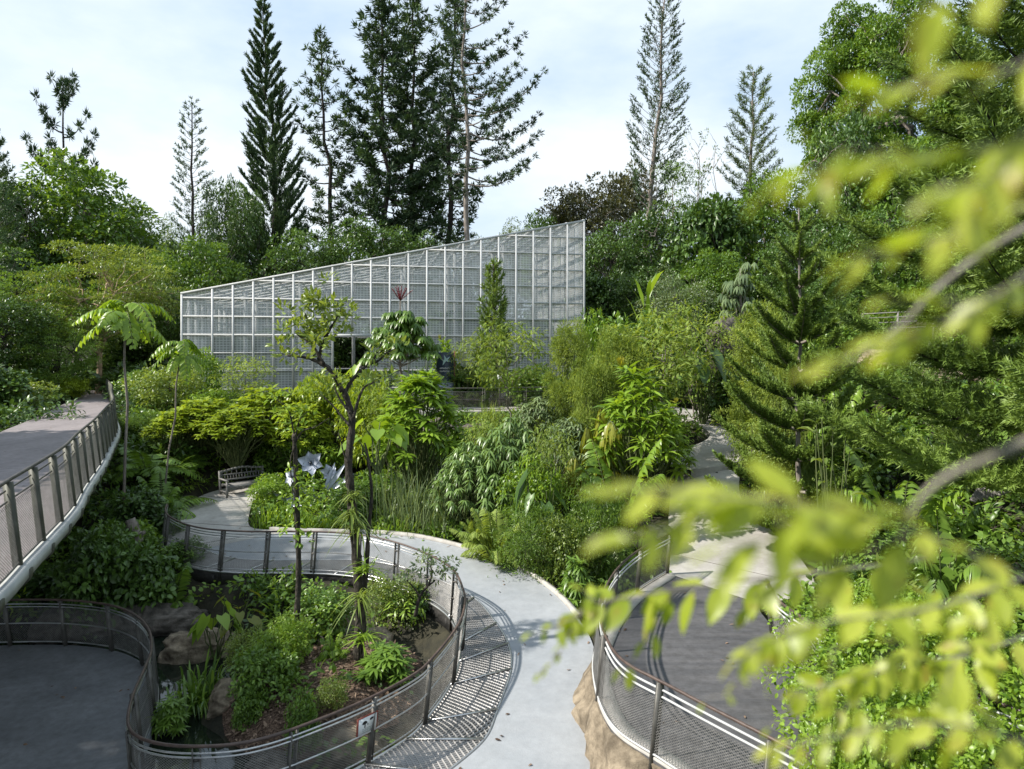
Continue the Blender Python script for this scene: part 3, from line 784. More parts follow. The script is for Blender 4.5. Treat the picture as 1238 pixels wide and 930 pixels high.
def frond(mb, base, az, L, elev, droop, npair, pl, pw, r, kind='s', mi=0, ms=1, rad=.012, pdroop=.25, v=.5, start=.12, fwd=.45, taper=True):
    t = np.linspace(0, 1, 9)
    h = np.array([math.cos(az), math.sin(az), 0]); sd = np.array([-math.sin(az), math.cos(az), 0]); z = np.array([0, 0, 1.0])
    def pos(t):
        t = np.asarray(t)[:, None]
        return np.asarray(base) + h * (L * math.cos(elev) * t) + z * (L * math.sin(elev) * t - droop * L * t ** 2)
    mb.tube(pos(t), np.linspace(rad, rad * .3, 9), 4, ms, .4, cap=False)
    tt = np.linspace(start, .985, npair); P = pos(tt); T = unit(pos(tt + .01) - P)
    env = np.clip(np.sin(np.pi * (.16 + .80 * (tt - start) / (1 - start))) ** .6, .15, 1) if taper else np.ones(npair)
    for sg in (-1, 1):
        D = unit(sd * sg * .9 + T * fwd - z * pdroop + r.normal(0, .07, (npair, 3)))
        Nn = unit(np.cross(T, sd) * -1 + sd * sg * .1 + r.normal(0, .12, (npair, 3)))
        Nn *= np.sign(Nn[:, 2:3] + 1e-6)
        mb.leaves(kind, P, D, Nn, pl * env * r.uniform(.9, 1.1, npair), pw * (.5 + .5 * env), np.clip(v + r.normal(0, .1, npair), 0, 1), mi)

PROTO = {}
def proto(key, parts, h=None, w=None):
    """parts: list of (part name, MB, materials)"""
    V = np.concatenate([p[1].bounds() for p in parts])
    hh = V[:, 2].max() if h is None else h
    ww = (np.percentile(V[:, 0], 99) - np.percentile(V[:, 0], 1)) if w is None else w
    PROTO[key] = dict(parts=[(n, mb.mesh(n, [MT[x] for x in mats], sm)) for n, mb, mats, sm in parts], h=hh, w=ww)

ORDER = []
def plant(key, name, px, Y, ytop, wpx, label, cat, group=None, rz=None, z0=None, lean=(0, 0), X=None, fw=1.0):
    p = PROTO[key]
    X = (px - CX) / F * Y if X is None else X
    z = float(terr(X, Y)[0]) - .04 if z0 is None else z0
    H = EYE + (HY - ytop) / F * Y - z
    s = H / p['h']; sx = wpx / F * Y / p['w'] * fw
    rz = random.Random(int(px * 7 + Y * 13 + ytop)).uniform(0, 6.28) if rz is None else rz
    if len(p['parts']) == 1:
        o = bpy.data.objects.new(name, p['parts'][0][1]); COL.objects.link(o); root = o
    else:
        root = bpy.data.objects.new(name, None); COL.objects.link(root); root.empty_display_size = .3
        for n, me in p['parts']:
            c = bpy.data.objects.new(n, me); COL.objects.link(c); c.parent = root
    root.rotation_mode = 'ZYX'; root.location = (X, Y, z); root.scale = (sx, sx, s); root.rotation_euler = (lean[0], lean[1], rz)
    tag(root, label, cat, group)
    return root

def broad(key, seed, h, cw, cb, nc, nl, kind, L, W, cr, bark, leaf, flat=.75, droop=.15, tr=.2, nlimb=7, up=.6, out=.8, rin=.45, jit=.6, spread=1.0):
    r = np.random.default_rng(seed); T = MB(); C = MB()
    cz = h * (cb + 1) / 2; hz = h * (1 - cb) / 2
    d = rs(r, nc); q = r.uniform(rin, .93, nc)
    cc = np.array([0, 0, cz]) + d * np.array([cw / 2, cw / 2, hz]) * q[:, None]
    cc[:, 2] = np.minimum(cc[:, 2], h - cr * .5)
    top = np.array([r.normal(0, .03 * h), r.normal(0, .03 * h), cz + hz * .25])
    tp = wob((0, 0, -.3), top, r, .02, 9); T.tube(tp, np.linspace(tr, tr * .3, 9) * np.r_[1.35, np.ones(8)], 9)
    lim = []
    for i in range(nlimb):
        a = i / nlimb * 6.28 + r.uniform(-.4, .4); k = r.integers(3, 8)
        e = np.array([math.cos(a) * cw * .3, math.sin(a) * cw * .3, cz + hz * r.uniform(-.5, .45)])
        pp = wob(tp[k], e, r, .07, 7, .06); T.tube(pp, np.linspace(tr * .5, tr * .16, 7), 6); lim.append(pp)
    LP = np.concatenate([p[2:] for p in lim] + [tp[4:]])
    for c in cc:
        j = np.linalg.norm(LP - c, axis=1).argmin()
        T.tube(wob(LP[j], c, r, .06, 5), np.linspace(tr * .17, tr * .05, 5), 4, cap=False)
        s = r.uniform(.65, 1.3)
        clump(C, c, np.array([cr, cr, cr * flat]) * s, int(nl * s * s), kind, L, W, r, up=up, droop=droop, out=out, jit=jit, v0=r.uniform(.2, .75))
    proto(key, [('trunk', T, [bark], True), ('crown', C, [leaf], False)], h=h, w=cw * .97)

broad('wood_a', 1, 16, 11, .28, 95, 120, 'd', .40, .20, 1.35, 'bark_grey', 'leaf_dark', nlimb=8)
broad('wood_b', 2, 15, 10, .22, 120, 105, 'd', .33, .17, 1.1, 'bark_dark', 'leaf_dark', flat=.65)
broad('wood_c', 3, 14, 10, .25, 100, 120, 'd', .36, .18, 1.2, 'bark_grey', 'leaf_mid', flat=.7)
broad('wood_lay', 4, 13, 13, .25, 130, 130, 'd', .26, .10, 1.25, 'bark_pale', 'leaf_olive', flat=.26, droop=.05, nlimb=11, up=1.3, tr=.24)
broad('wood_lay2', 41, 12, 11, .15, 120, 130, 'd', .24, .09, 1.1, 'bark_dark', 'leaf_mid', flat=.3, droop=.1, nlimb=9, up=1.2)
broad('dome', 5, 22, 14, .18, 190, 520, 'd', .24, .15, 1.3, 'bark_grey', 'leaf_mid', flat=.62, out=.5, up=1.0, jit=.5, rin=.6, tr=.35, nlimb=12, droop=0)
broad('brown_top', 6, 14, 11, .25, 90, 110, 'd', .36, .17, 1.15, 'bark_grey', 'leaf_brown', flat=.7)
broad('pale_small', 7, 12, 11, .2, 110, 110, 'd', .24, .12, 1.0, 'bark_grey', 'leaf_grey', flat=.7)
broad('glossy', 8, 9, 7, .08, 110, 110, 'o', .34, .19, .85, 'bark_dark', 'leaf_dark', flat=.75)
broad('umbrella_layer', 9, 13, 7, .45, 30, 150, 'd', .24, .11, 1.05, 'bark_grey', 'leaf_mid', flat=.3, nlimb=9, up=1.2, tr=.12)
broad('shrub_a', 11, 2.6, 2.6, .06, 60, 55, 'o', .17, .085, .36, 'bark_dark', 'leaf_mid', tr=.03, nlimb=8, flat=.8)
broad('shrub_b', 12, 2.4, 2.6, .05, 70, 60, 's', .16, .055, .34, 'bark_grey', 'leaf_fresh', tr=.025, nlimb=9, droop=.35)
broad('shrub_c', 13, 2.2, 2.4, .04, 70, 70, 'd', .10, .055, .32, 'bark_dark', 'leaf_olive', tr=.025, nlimb=9)
broad('shrub_d', 14, 2.4, 2.4, .06, 55, 50, 'o', .19, .10, .36, 'bark_dark', 'leaf_dark', tr=.025, nlimb=8)
broad('shrub_e', 17, 2.2, 2.6, .03, 110, 90, 'o', .075, .042, .30, 'bark_dark', 'leaf_fresh', tr=.02, nlimb=9)
broad('slim_tree', 15, 5.5, 3.0, .3, 60, 30, 's', .24, .06, .42, 'bark_grey', 'leaf_feather', tr=.035, nlimb=9, droop=.5, flat=.9)
broad('lime_shrub', 16, 2.4, 3.4, .2, 110, 60, 's', .19, .075, .36, 'bark_dark', 'leaf_lime', tr=.04, nlimb=10, up=1.2, flat=.5)

def feather(key, seed, h, w, leaf, nc=95, n=240, L=.10, W=.022, bark='stem_green', cr=.36):
    r = np.random.default_rng(seed); T = MB(); C = MB()
    for i in range(nc):
        z = r.uniform(.08, .97) * h; rad = w / 2 * math.sqrt(max(.03, 1 - ((z - .42 * h) / (.6 * h)) ** 2)) * r.uniform(.3, 1)
        a = r.uniform(0, 6.28); c = np.array([rad * math.cos(a), rad * math.sin(a), z])
        T.tube(wob((c[0] * .15, c[1] * .15, max(0, z - .7)), c, r, .06, 4), [.012, .01, .008, .005], 4, cap=False)
        clump(C, c, np.array([cr, cr, cr * .8]) * r.uniform(.6, 1.2), n, 'd', L, W, r, up=.6, droop=.0, out=.9, jit=.6, v0=r.uniform(.3, .75))
    proto(key, [('stem', T, [bark], False), ('foliage', C, [leaf], False)], h=h, w=w)
feather('feather_a', 21, 3.2, 2.2, 'leaf_feather')
feather('feather_b', 22, 1.8, 2.2, 'leaf_feather', nc=60, n=200, L=.09, W=.02)
feather('fine_bush', 23, 1.6, 1.9, 'leaf_mid', nc=55, n=120, L=.10, W=.018)

def rosettes(key, seed, h, w, ntip, nleaf, L, W, leaf, droop=.0, kind='s', stem='stem_green', flat=1.0, bark_r=.03, tiers=2, extra=None, fill=.55):
    r = np.random.default_rng(seed); T = MB(); C = MB()
    for i in range(ntip):
        a = i * 2.39996 + r.uniform(-.3, .3); q = math.sqrt((i + .5) / ntip)
        rad = w / 2 * q * .86; z = h * (1 - .62 * q ** 2 * flat) * r.uniform(fill + .3, 1) - L * .3
        tip = np.array([rad * math.cos(a), rad * math.sin(a), max(z, .15)])
        b0 = np.array([rad * .12 * math.cos(a), rad * .12 * math.sin(a), 0])
        pp = wob(b0, tip, r, .05, 6, .0); pp[:, :2] *= np.linspace(.75, 1, 6)[:, None]
        T.tube(pp, np.linspace(bark_r, bark_r * .4, 6), 5, cap=False)
        dr = unit(pp[-1] - pp[-2])
        vb = r.uniform(.25, .8)
        for k in range(tiers):
            n = nleaf; az = np.arange(n) / n * 6.28 + r.uniform(0, 6)
            rd = np.stack([np.cos(az), np.sin(az), np.zeros(n)], 1)
            el = r.uniform(.05, .75, n) - .35 * k
            D = unit(rd + dr * el[:, None] - np.array([0, 0, 1.0]) * droop * r.uniform(.5, 1.4, (n, 1)))
            Nn = unit(np.array([0, 0, 1.0]) + rd * -.2 + rs(r, n) * .25)
            C.leaves(kind, np.repeat((tip - dr * .09 * k)[None], n, 0) + rd * .015, D, Nn, L * r.uniform(.7, 1.15, n), W * r.uniform(.85, 1.1, n), np.clip(vb + r.normal(0, .14, n), 0, 1))
    parts = [('stem', T, [stem], True), ('foliage', C, [leaf], False)]
    if extra: parts.append(extra(r))
    proto(key, parts, h=h, w=w)
def flower_head(r):
    Fm = MB(); n = 22; az = r.uniform(0, 6.28, n); D = unit(np.stack([np.cos(az), np.sin(az), r.uniform(.3, 2, n)], 1))
    Fm.leaves('s', np.repeat([[.25, -.3, 2.25]], n, 0), D, rs(r, n), .16, .05, r.uniform(.4, 1, n)); return ('flower_head', Fm, ['leaf_yellow'], False)
rosettes('ros_big', 31, 3.0, 3.2, 62, 13, .46, .12, 'leaf_fresh', .12)
rosettes('ros_mid', 32, 2.4, 2.5, 42, 12, .40, .095, 'leaf_fresh', .1, extra=flower_head)
rosettes('ros_flat', 33, 2.6, 3.6, 95, 9, .30, .12, 'leaf_lime', .05, flat=.55, tiers=2)
rosettes('droop_a', 34, 2.4, 3.2, 120, 9, .27, .055, 'leaf_droop', .75, tiers=2)
rosettes('droop_b', 35, 2.2, 2.4, 60, 9, .30, .062, 'leaf_grey', .6, tiers=2)
rosettes('cane', 36, 1.6, 1.4, 14, 11, .42, .10, 'leaf_mid', .2, tiers=3)

def spike(r):
    Fm = MB()
    for k in range(13):
        a = k * 2.4; q = .25 + .75 * (k / 12)
        e = np.array([.62 * q * math.cos(a), .62 * q * math.sin(a), .78 - .30 * q])
        p = wob((0, 0, 5.25), np.array([0, 0, 5.25]) + e, r, .02, 6); Fm.tube(p, np.linspace(.026, .012, 6), 5)
        d = rs(r, 26); t = r.uniform(.25, 1, 26)[:, None]
        Fm.leaves('d', np.array([0, 0, 5.25]) + e * t + d * .012, d + unit(e) * .6, rs(r, 26), .055, .03, r.uniform(0, 1, 26))
    return Fm
def scheffl(key, seed, h, w, ntip, leaf, red=False, nl=10, L=.40):
    r = np.random.default_rng(seed); T = MB(); C = MB()
    T.tube(wob((0, 0, -.2), (0, 0, h * (1.03 if red else .86)), r, .01, 8), np.linspace(.09, .03, 8), 7)
    for i in range(ntip):
        a = i * 2.4; q = r.uniform(.25, 1); z = h * (.98 - .42 * q ** 1.6) * r.uniform(.8, 1)
        tip = np.array([w / 2 * .85 * q * math.cos(a), w / 2 * .85 * q * math.sin(a), z])
        T.tube(wob((0, 0, z * .78), tip, r, .05, 5, .05), np.linspace(.03, .01, 5), 5, cap=False)
        for k in range(6):
            az0 = r.uniform(0, 6.28); cpos = tip + np.array([math.cos(az0), math.sin(az0), .25]) * r.uniform(.12, .38)
            az = np.arange(nl) / nl * 6.28; rd = np.stack([np.cos(az), np.sin(az), np.zeros(nl)], 1)
            C.leaves('s', np.repeat(cpos[None], nl, 0), rd - np.array([0, 0, .75]), np.tile([0, 0, 1.0], (nl, 1)) + rd * .3, L * r.uniform(.8, 1.1, nl), L * .27, np.clip(r.uniform(.2, .8) + r.normal(0, .1, nl), 0, 1))
    parts = [('trunk', T, ['bark_grey'], True), ('crown', C, [leaf], False)]
    if red: parts.append(('flower_spike', spike(r), ['leaf_red'], False))
    proto(key, parts, h=h * (1.17 if red else 1), w=w)
scheffl('schefflera', 37, 5.2, 4.4, 70, 'leaf_mid', True, 9, .5)
scheffl('papaya', 38, 6.0, 3.0, 22, 'leaf_grey', False, 8, .5)

# conifers ------------------------------------------------------------------
def hoop(key, seed, h, w, nb, b0=.25, tuft=.62, nn=26, leaf='leaf_needle', bark='bark_dark', elev=.12, step=.8, top=.35, tr=.32, gap=.0, side=None, tip_only=.4):
    r = np.random.default_rng(seed); T = MB(); C = MB()
    tp = wob((0, 0, -.5), (0, 0, h * .985), r, .006, 14); T.tube(tp, np.linspace(tr, .05, 14), 9)
    for i in range(nb):
        t = b0 + (1 - b0) * ((i + r.uniform(0, 1)) / nb)
        if r.random() < gap: continue
        u = (t - b0) / (1 - b0)
        env = (min(1, u / .18) ** .6) * (1 - u) ** .55 * (1 - top) + top * (1 - u ** 4)
        a = i * 2.39996 + r.uniform(-.5, .5)
        Lb = w / 2 * env * r.uniform(.7, 1.12)
        if side is not None:
            Lb *= .55 + .75 * max(0, math.cos(a - side))
        e = elev + .5 * u
        p0 = np.array([np.interp(t * h, tp[:, 2], tp[:, 0]), np.interp(t * h, tp[:, 2], tp[:, 1]), t * h])
        hd = np.array([math.cos(a), math.sin(a), 0]); k = 7; s = np.linspace(0, 1, k)[:, None]
        pts = p0 + hd * Lb * s + np.array([0, 0, 1.0]) * Lb * (math.tan(e) * .6 * s + .28 * s ** 2 - .12 * np.sin(np.pi * s))
        T.tube(pts, np.linspace(.045 + .02 * Lb / 3, .015, k), 4, cap=False)
        nt = max(1, int(Lb * (1 - tip_only) / (step * .62))); vb = r.uniform(.15, .75)
        for q in np.linspace(tip_only if Lb > 1 else .5, 1, nt + 1):
            c = np.array([np.interp(q, s[:, 0], pts[:, j]) for j in range(3)])
            for side_ in range(1 if q > .97 else 2):
                cc = c + rs(r, 1)[0] * np.array([.5, .5, .22]) * (0 if q > .97 else tuft * .9) + np.array([0, 0, .1])
                d = rs(r, nn); D = unit(d + hd * .5 + np.array([0, 0, .45]))
                C.leaves('d', cc + d * tuft * .12, D, rs(r, nn), tuft * r.uniform(.6, 1.05, nn), tuft * .17, np.clip(vb + r.normal(0, .15, nn), 0, 1))
    d = rs(r, 60); C.leaves('d', np.array([0, 0, h * .975]) + d * .3, unit(d + [0, 0, .8]), rs(r, 60), .6, .12, r.uniform(.2, .7, 60))
    proto(key, [('trunk', T, [bark], True), ('crown', C, [leaf], False)], h=h, w=w)
hoop('hoop_a', 51, 34, 9.5, 100, .22, gap=.12, tuft=.66, nn=22)
hoop('hoop_b', 52, 34, 8.5, 98, .30, gap=.14, tuft=.64, nn=22)
hoop('hoop_c', 53, 36, 12.5, 74, .40, bark='bark_grey', side=0.0, gap=.12, elev=.05, tuft=.50, nn=22)
hoop('hoop_small', 54, 18, 8.5, 15, .40, gap=.05, tuft=.66, top=.45, elev=.35, tip_only=.35, nn=30)
hoop('hoop_d', 55, 30, 7.0, 66, .3, gap=.15, tuft=.60, nn=20, leaf='leaf_needle')

def column(key, seed, h, w, nb, b0, asc=.9, dens=22, leaf='leaf_needle', bark='bark_dark', L=.42, W=.055, prof='cone', tr=.28, cone=.35, start=.25):
    r = np.random.default_rng(seed); T = MB(); C = MB()
    tp = wob((0, 0, -.5), (0, 0, h * .99), r, .006, 14); T.tube(tp, np.linspace(tr, .04, 14), 8)
    for i in range(nb):
        t = b0 + (1 - b0) * (i + r.uniform(0, 1)) / nb; u = (t - b0) / (1 - b0)
        env = (1 - u) ** .75 if prof == 'cone' else (min(1, u / .25) ** .5) * (1 - u) ** .45
        Lb = w / 2 * (env * .95 + .05) * r.uniform(.75, 1.1)
        a = i * 2.39996 + r.uniform(-.4, .4); hd = np.array([math.cos(a), math.sin(a), 0]); s = np.linspace(0, 1, 6)
        p0 = np.array([np.interp(t * h, tp[:, 2], tp[:, 0]), np.interp(t * h, tp[:, 2], tp[:, 1]), t * h])
        pts = p0 + hd * Lb * s[:, None] + np.array([0, 0, 1.0]) * Lb * (asc * (.25 * s + .75 * s ** 2))[:, None]
        T.tube(pts, np.linspace(.03, .01, 6), 3, cap=False)
        n = max(6, int(dens * Lb)); q = r.uniform(start, 1, n) ** .8
        P = np.stack([np.interp(q, s, pts[:, j]) for j in range(3)], 1); tg = unit(pts[-1] - pts[2])
        sd = np.array([-hd[1], hd[0], 0])
        P = P + sd * (r.normal(0, .10, n) * Lb * q)[:, None] * .9
        D = unit(tg + rs(r, n) * cone + np.array([0, 0, .25])); vb = r.uniform(.2, .7)
        C.leaves('d', P, D, rs(r, n), L * r.uniform(.7, 1.2, n), W, np.clip(vb + r.normal(0, .15, n), 0, 1))
    proto(key, [('trunk', T, [bark], True), ('crown', C, [leaf], False)], h=h, w=w)
column('column_dense', 61, 36, 8.6, 230, .03, 1.0, 84, L=.50, W=.085, cone=.55, start=.25)
column('column_sparse', 62, 26, 5.6, 150, .14, .6, 20, L=.34, W=.075, prof='spin', cone=.9, start=.5, leaf='leaf_needle')
column('column_tall', 63, 34, 5.0, 200, .36, 1.0, 20, L=.34, W=.07, prof='spin', bark='bark_grey', cone=.8, start=.5)
column('soft_pine', 64, 20, 6.5, 85, .25, .7, 46, L=.42, W=.04, prof='spin', leaf='leaf_needle_soft', cone=1.1, bark='bark_grey')
column('dark_column', 65, 7.5, 2.4, 105, .05, .9, 60, L=.30, W=.06, leaf='leaf_norfolk', cone=1.0, prof='spin', tr=.06)

def norfolk(key, seed, h, w, tiers, nper, b0, leaf, nb2=20, need=.035, nl=.075, nw=.014, asc=.15, tipup=.25, sagg=.0, hang=.0, bl=.42, bark='bark_grey', tr=.12, fw=.62, upv=.0):
    r = np.random.default_rng(seed); T = MB(); C = MB()
    T.tube(wob((0, 0, -.3), (0, 0, h * .99), r, .006, 12), np.linspace(tr, .02, 12), 8)
    for i in range(tiers):
        u = i / (tiers - 1); z = h * (b0 + (.97 - b0) * u ** .92); Lt = w / 2 * (1 - u) ** .8 + .12
        for j in range(nper):
            a = j / nper * 6.28 + i * .7 + r.uniform(-.15, .15); Lb = Lt * r.uniform(.85, 1.1)
            hd = np.array([math.cos(a), math.sin(a), 0]); sd = np.array([-hd[1], hd[0], 0]); zz = np.array([0, 0, 1.0])
            s = np.linspace(0, 1, 9); el = asc + .5 * u
            pts = np.array([0, 0, z]) + hd * (Lb * s)[:, None] + zz * (Lb * (el * s + tipup * s ** 3 - sagg * np.sin(np.pi * s)))[:, None]
            T.tube(pts, np.linspace(.022 + .008 * Lb, .008, 9), 5, cap=False)
            tg = unit(np.gradient(pts, axis=0))
            vb = r.uniform(.25, .7)
            m = max(5, int(nb2 * Lb / (w / 2)) + 4)
            for q in np.linspace(.14, 1, m):
                p = np.array([np.interp(q, s, pts[:, c]) for c in range(3)]); t_ = unit(np.array([np.interp(q, s, tg[:, c]) for c in range(3)]))
                ln = Lb * bl * (1.02 - .72 * q) * min(1, q / .25 + .35) * r.uniform(.85, 1.1)
                for sg in ((-1, 1) if q < .985 else (0,)):
                    d = unit(t_ * fw + sd * sg * .8 + zz * (.12 - hang + upv * r.uniform(-.35, 1.2))) if sg else t_
                    k = max(3, int(ln / need)); f = np.linspace(0, 1, k)
                    cpts = p + d * (ln * f)[:, None] + zz * (ln * .16 * f ** 2 * (1 - 2 * hang))[:, None]
                    for m3 in range(3):
                        ph = r.uniform(0, 6.28, k); pv = np.cross(d, zz); pv = unit(pv); p2 = np.cross(d, pv)
                        rad = pv * np.cos(ph)[:, None] + p2 * np.sin(ph)[:, None]
                        C.leaves('n', cpts, d * .75 + rad * .8 + zz * .1, rs(r, k), nl * (1.05 - .35 * f), nw, np.clip(vb + .25 * f + r.normal(0, .1, k), 0, 1))
    proto(key, [('trunk', T, [bark], True), ('crown', C, [leaf], False)], h=h, w=w)
norfolk('norfolk_young', 71, 7.8, 5.0, 12, 6, .07, 'leaf_norfolk', nb2=36, asc=.05, tipup=.24, need=.022, nl=.11, nw=.042, bl=.27, fw=.85, upv=.4, tr=.085)
norfolk('norfolk_big', 72, 16, 8.4, 19, 8, .20, 'leaf_norfolk', nb2=44, need=.034, nl=.15, nw=.03, asc=.06, tipup=.16, sagg=.05, hang=.2, bl=.30, upv=.45, bark='bark_dark')
norfolk('norfolk_far', 73, 16, 7, 14, 6, .1, 'leaf_needle', nb2=9, need=.22, nl=.34, nw=.09, asc=.1, tipup=.25)

# fronds, palms, ferns --------------------------------------------------------
def ferny(key, seed, nf, L, pl, pw, npair, leaf, h0=.0, e=(.5, 1.2), droop=(.35, .7), kind='s', stem_h=0.0, rad=.008, pd=.25, start=.12, fwd=.45):
    r = np.random.default_rng(seed); C = MB(); T = MB()
    if stem_h:
        T.tube(wob((0, 0, -.2), (0, 0, stem_h), r, .015, 6), np.linspace(.028, .018, 6) * (stem_h / 4 + .5), 7)
    for i in range(nf):
        frond(C, (0, 0, stem_h + r.uniform(-.06, .06) * (stem_h + .3)), i * 2.4 + r.uniform(-.2, .2), L * r.uniform(.75, 1.1), r.uniform(*e), r.uniform(*droop), npair, pl, pw, r, kind, rad=rad, pdroop=pd, v=r.uniform(.25, .75), start=start, fwd=fwd)
    parts = [('foliage', C, [leaf, 'stem_green'], False)]
    if stem_h: parts.insert(0, ('trunk', T, ['bark_grey'], True))
    proto(key, parts)
ferny('fern', 81, 20, .95, .17, .035, 22, 'leaf_fresh', e=(.5, 1.3), droop=(.4, .75))
ferny('fern_dark', 82, 20, 1.0, .18, .035, 20, 'leaf_mid', e=(.5, 1.3), droop=(.4, .8))
ferny('fern_pale', 83, 24, .85, .12, .028, 24, 'leaf_feather', e=(.6, 1.35), droop=(.35, .6))
ferny('palm', 84, 11, 1.9, .42, .085, 20, 'leaf_fresh', e=(.35, 1.1), droop=(.25, .55), rad=.014, pd=.15, start=.18)
ferny('palm_yellow', 85, 9, 1.5, .30, .08, 16, 'leaf_yellow', e=(.4, 1.1), droop=(.3, .6), rad=.012)
ferny('pinnate_tree', 86, 13, 1.5, .36, .15, 11, 'leaf_fresh', e=(.15, .6), droop=(.5, .85), stem_h=5.0, kind='o', rad=.014, pd=.3)
ferny('tree_palm', 87, 16, 2.6, .5, .07, 26, 'leaf_mid', e=(.1, 1.2), droop=(.4, .8), stem_h=3.0, rad=.02, pd=.5)

def grassy(key, seed, n, L, W, leaf, e=(.9, 1.5), droop=(.2, .7), spread=.25, h=None):
    r = np.random.default_rng(seed); C = MB()
    P = np.c_[r.normal(0, spread, (n, 2)), np.zeros(n)]
    blades(C, P, r.uniform(0, 6.28, n), r.uniform(*e, n), L * r.uniform(.55, 1.1, n), W, r.uniform(*droop, n), r.uniform(0, 1, n))
    proto(key, [('foliage', C, [leaf], False)])
grassy('reed', 91, 300, 1.7, .016, 'leaf_grey', (1.1, 1.5), (.15, .6), .35)
grassy('strap', 92, 150, .75, .05, 'leaf_mid', (.5, 1.35), (.3, .8), .18)
grassy('strap_lime', 93, 170, .6, .035, 'leaf_fresh', (.6, 1.4), (.3, .8), .25)
grassy('grass_pale', 94, 240, .8, .018, 'leaf_feather', (.9, 1.5), (.15, .6), .2)

def bigleaf(key, seed, n, h, L, W, leaf, kind='h', out=.45, dr=.7):
    r = np.random.default_rng(seed); T = MB(); C = MB()
    for i in range(n):
        a = i * 2.4 + r.uniform(-.3, .3); hd = np.array([math.cos(a), math.sin(a), 0]); q = r.uniform(.35, 1)
        tip = hd * out * h * (1.1 - q * .5) + np.array([0, 0, h * (.35 + .62 * q)])
        p = wob((0, 0, 0), tip, r, .04, 6, .0); T.tube(p, np.linspace(.022, .012, 6), 5, cap=False)
        s = r.uniform(.7, 1.1)
        C.leaves(kind, [tip], [hd + np.array([0, 0, -dr * r.uniform(.3, 1.2)])], [np.array([0, 0, 1.0]) + hd * .7], L * s, W * s, r.uniform(.1, .9))
    proto(key, [('stem', T, ['stem_green'], True), ('foliage', C, [leaf], False)])
bigleaf('taro', 95, 11, 1.3, .55, .44, 'leaf_fresh')
bigleaf('taro_dark', 96, 13, 1.5, .60, .40, 'leaf_dark')
bigleaf('taro_yellow', 97, 7, 1.2, .40, .32, 'leaf_yellow', dr=.35)
bigleaf('banana', 98, 9, 2.4, 1.5, .42, 'leaf_fresh', 's', .18, -1.2)
bigleaf('sapling', 99, 12, 2.2, .42, .17, 'leaf_olive', 'o', .22, -.3)

def bare(key, seed, h, w):
    r = np.random.default_rng(seed); T = MB(); C = MB()
    for i in range(4):
        x = r.uniform(-.3, .3) * w
        p = wob((x * .5, 0, 0), (x, r.uniform(-.3, .3), h * r.uniform(.8, 1)), r, .02, 8); T.tube(p, np.linspace(.07, .015, 8), 5)
        for k in range(9):
            q = p[r.integers(3, 8)]; a = r.uniform(0, 6.28); e = q + np.array([math.cos(a), math.sin(a), 1.2]) * r.uniform(.6, 1.6)
            T.tube(wob(q, e, r, .06, 4), [.02, .016, .012, .01], 3); clump(C, e, [.25, .25, .15], 8, 'd', .25, .1, r)
    proto(key, [('trunk', T, ['bark_grey'], True), ('foliage', C, ['leaf_grey'], False)], h=h, w=w)
bare('bare_tree', 100, 12, 3.5)

# ------------------------------------------------------------------ trees: left
PL = plant
PL('norfolk_far', 'norfolk_pine', -6, 48, 150, 105, 'dark Norfolk pine with tiered arms cut off by the left edge of the photo', 'tree')
PL('hoop_small', 'hoop_pine', 76, 76, 98, 92, 'small hoop pine with a few bushy arms rising alone above the left woods', 'tree')
PL('wood_c', 'broadleaf_tree', 92, 58, 188, 185, 'tall leafy dark green tree below the lone bushy armed pine at the left', 'tree')
PL('wood_a', 'broadleaf_tree', 18, 54, 205, 120, 'dark leafy tree behind the tiered pine at the left edge', 'tree')
PL('wood_b', 'broadleaf_tree', 146, 64, 243, 105, 'dark rounded tree sloping down to the skyline gap at upper left', 'tree')
PL('pale_small', 'broadleaf_tree', 148, 96, 236, 70, 'hazy distant tree peeping over the left woods beside the skyline gap', 'tree')
PL('pale_small', 'broadleaf_tree', 192, 110, 255, 80, 'distant low tree filling the skyline gap left of the thin sparse pine', 'tree')
PL('wood_lay', 'spreading_tree', 118, 42, 285, 190, 'wide spreading tree with pale bent branches and flat layered olive foliage', 'tree', rz=.6)
PL('wood_lay2', 'spreading_tree', 30, 40, 300, 190, 'dark layered tree leaning over the left edge above the walkway', 'tree')
PL('wood_lay2', 'spreading_tree', 178, 50, 292, 130, 'layered yellowish green tree between the pale branched tree and the thin pine', 'tree')
PL('wood_b', 'broadleaf_tree', 12, 36, 350, 120, 'low dark tree at the left edge just above the walkway bushes', 'tree')
PL('wood_c', 'broadleaf_tree', 208, 56, 290, 100, 'green tree standing behind the left end of the greenhouse', 'tree')
PL('wood_lay2', 'spreading_tree', 72, 37, 372, 90, 'shady layered tree over the far end of the pinkish walkway', 'tree')
PL('wood_a', 'broadleaf_tree', 200, 47, 335, 70, 'dark leafy tree close beside the left corner of the greenhouse', 'tree')
PL('glossy', 'broadleaf_tree', 148, 47, 400, 90, 'dense dark bushy tree closing off the far end of the walkway', 'tree')
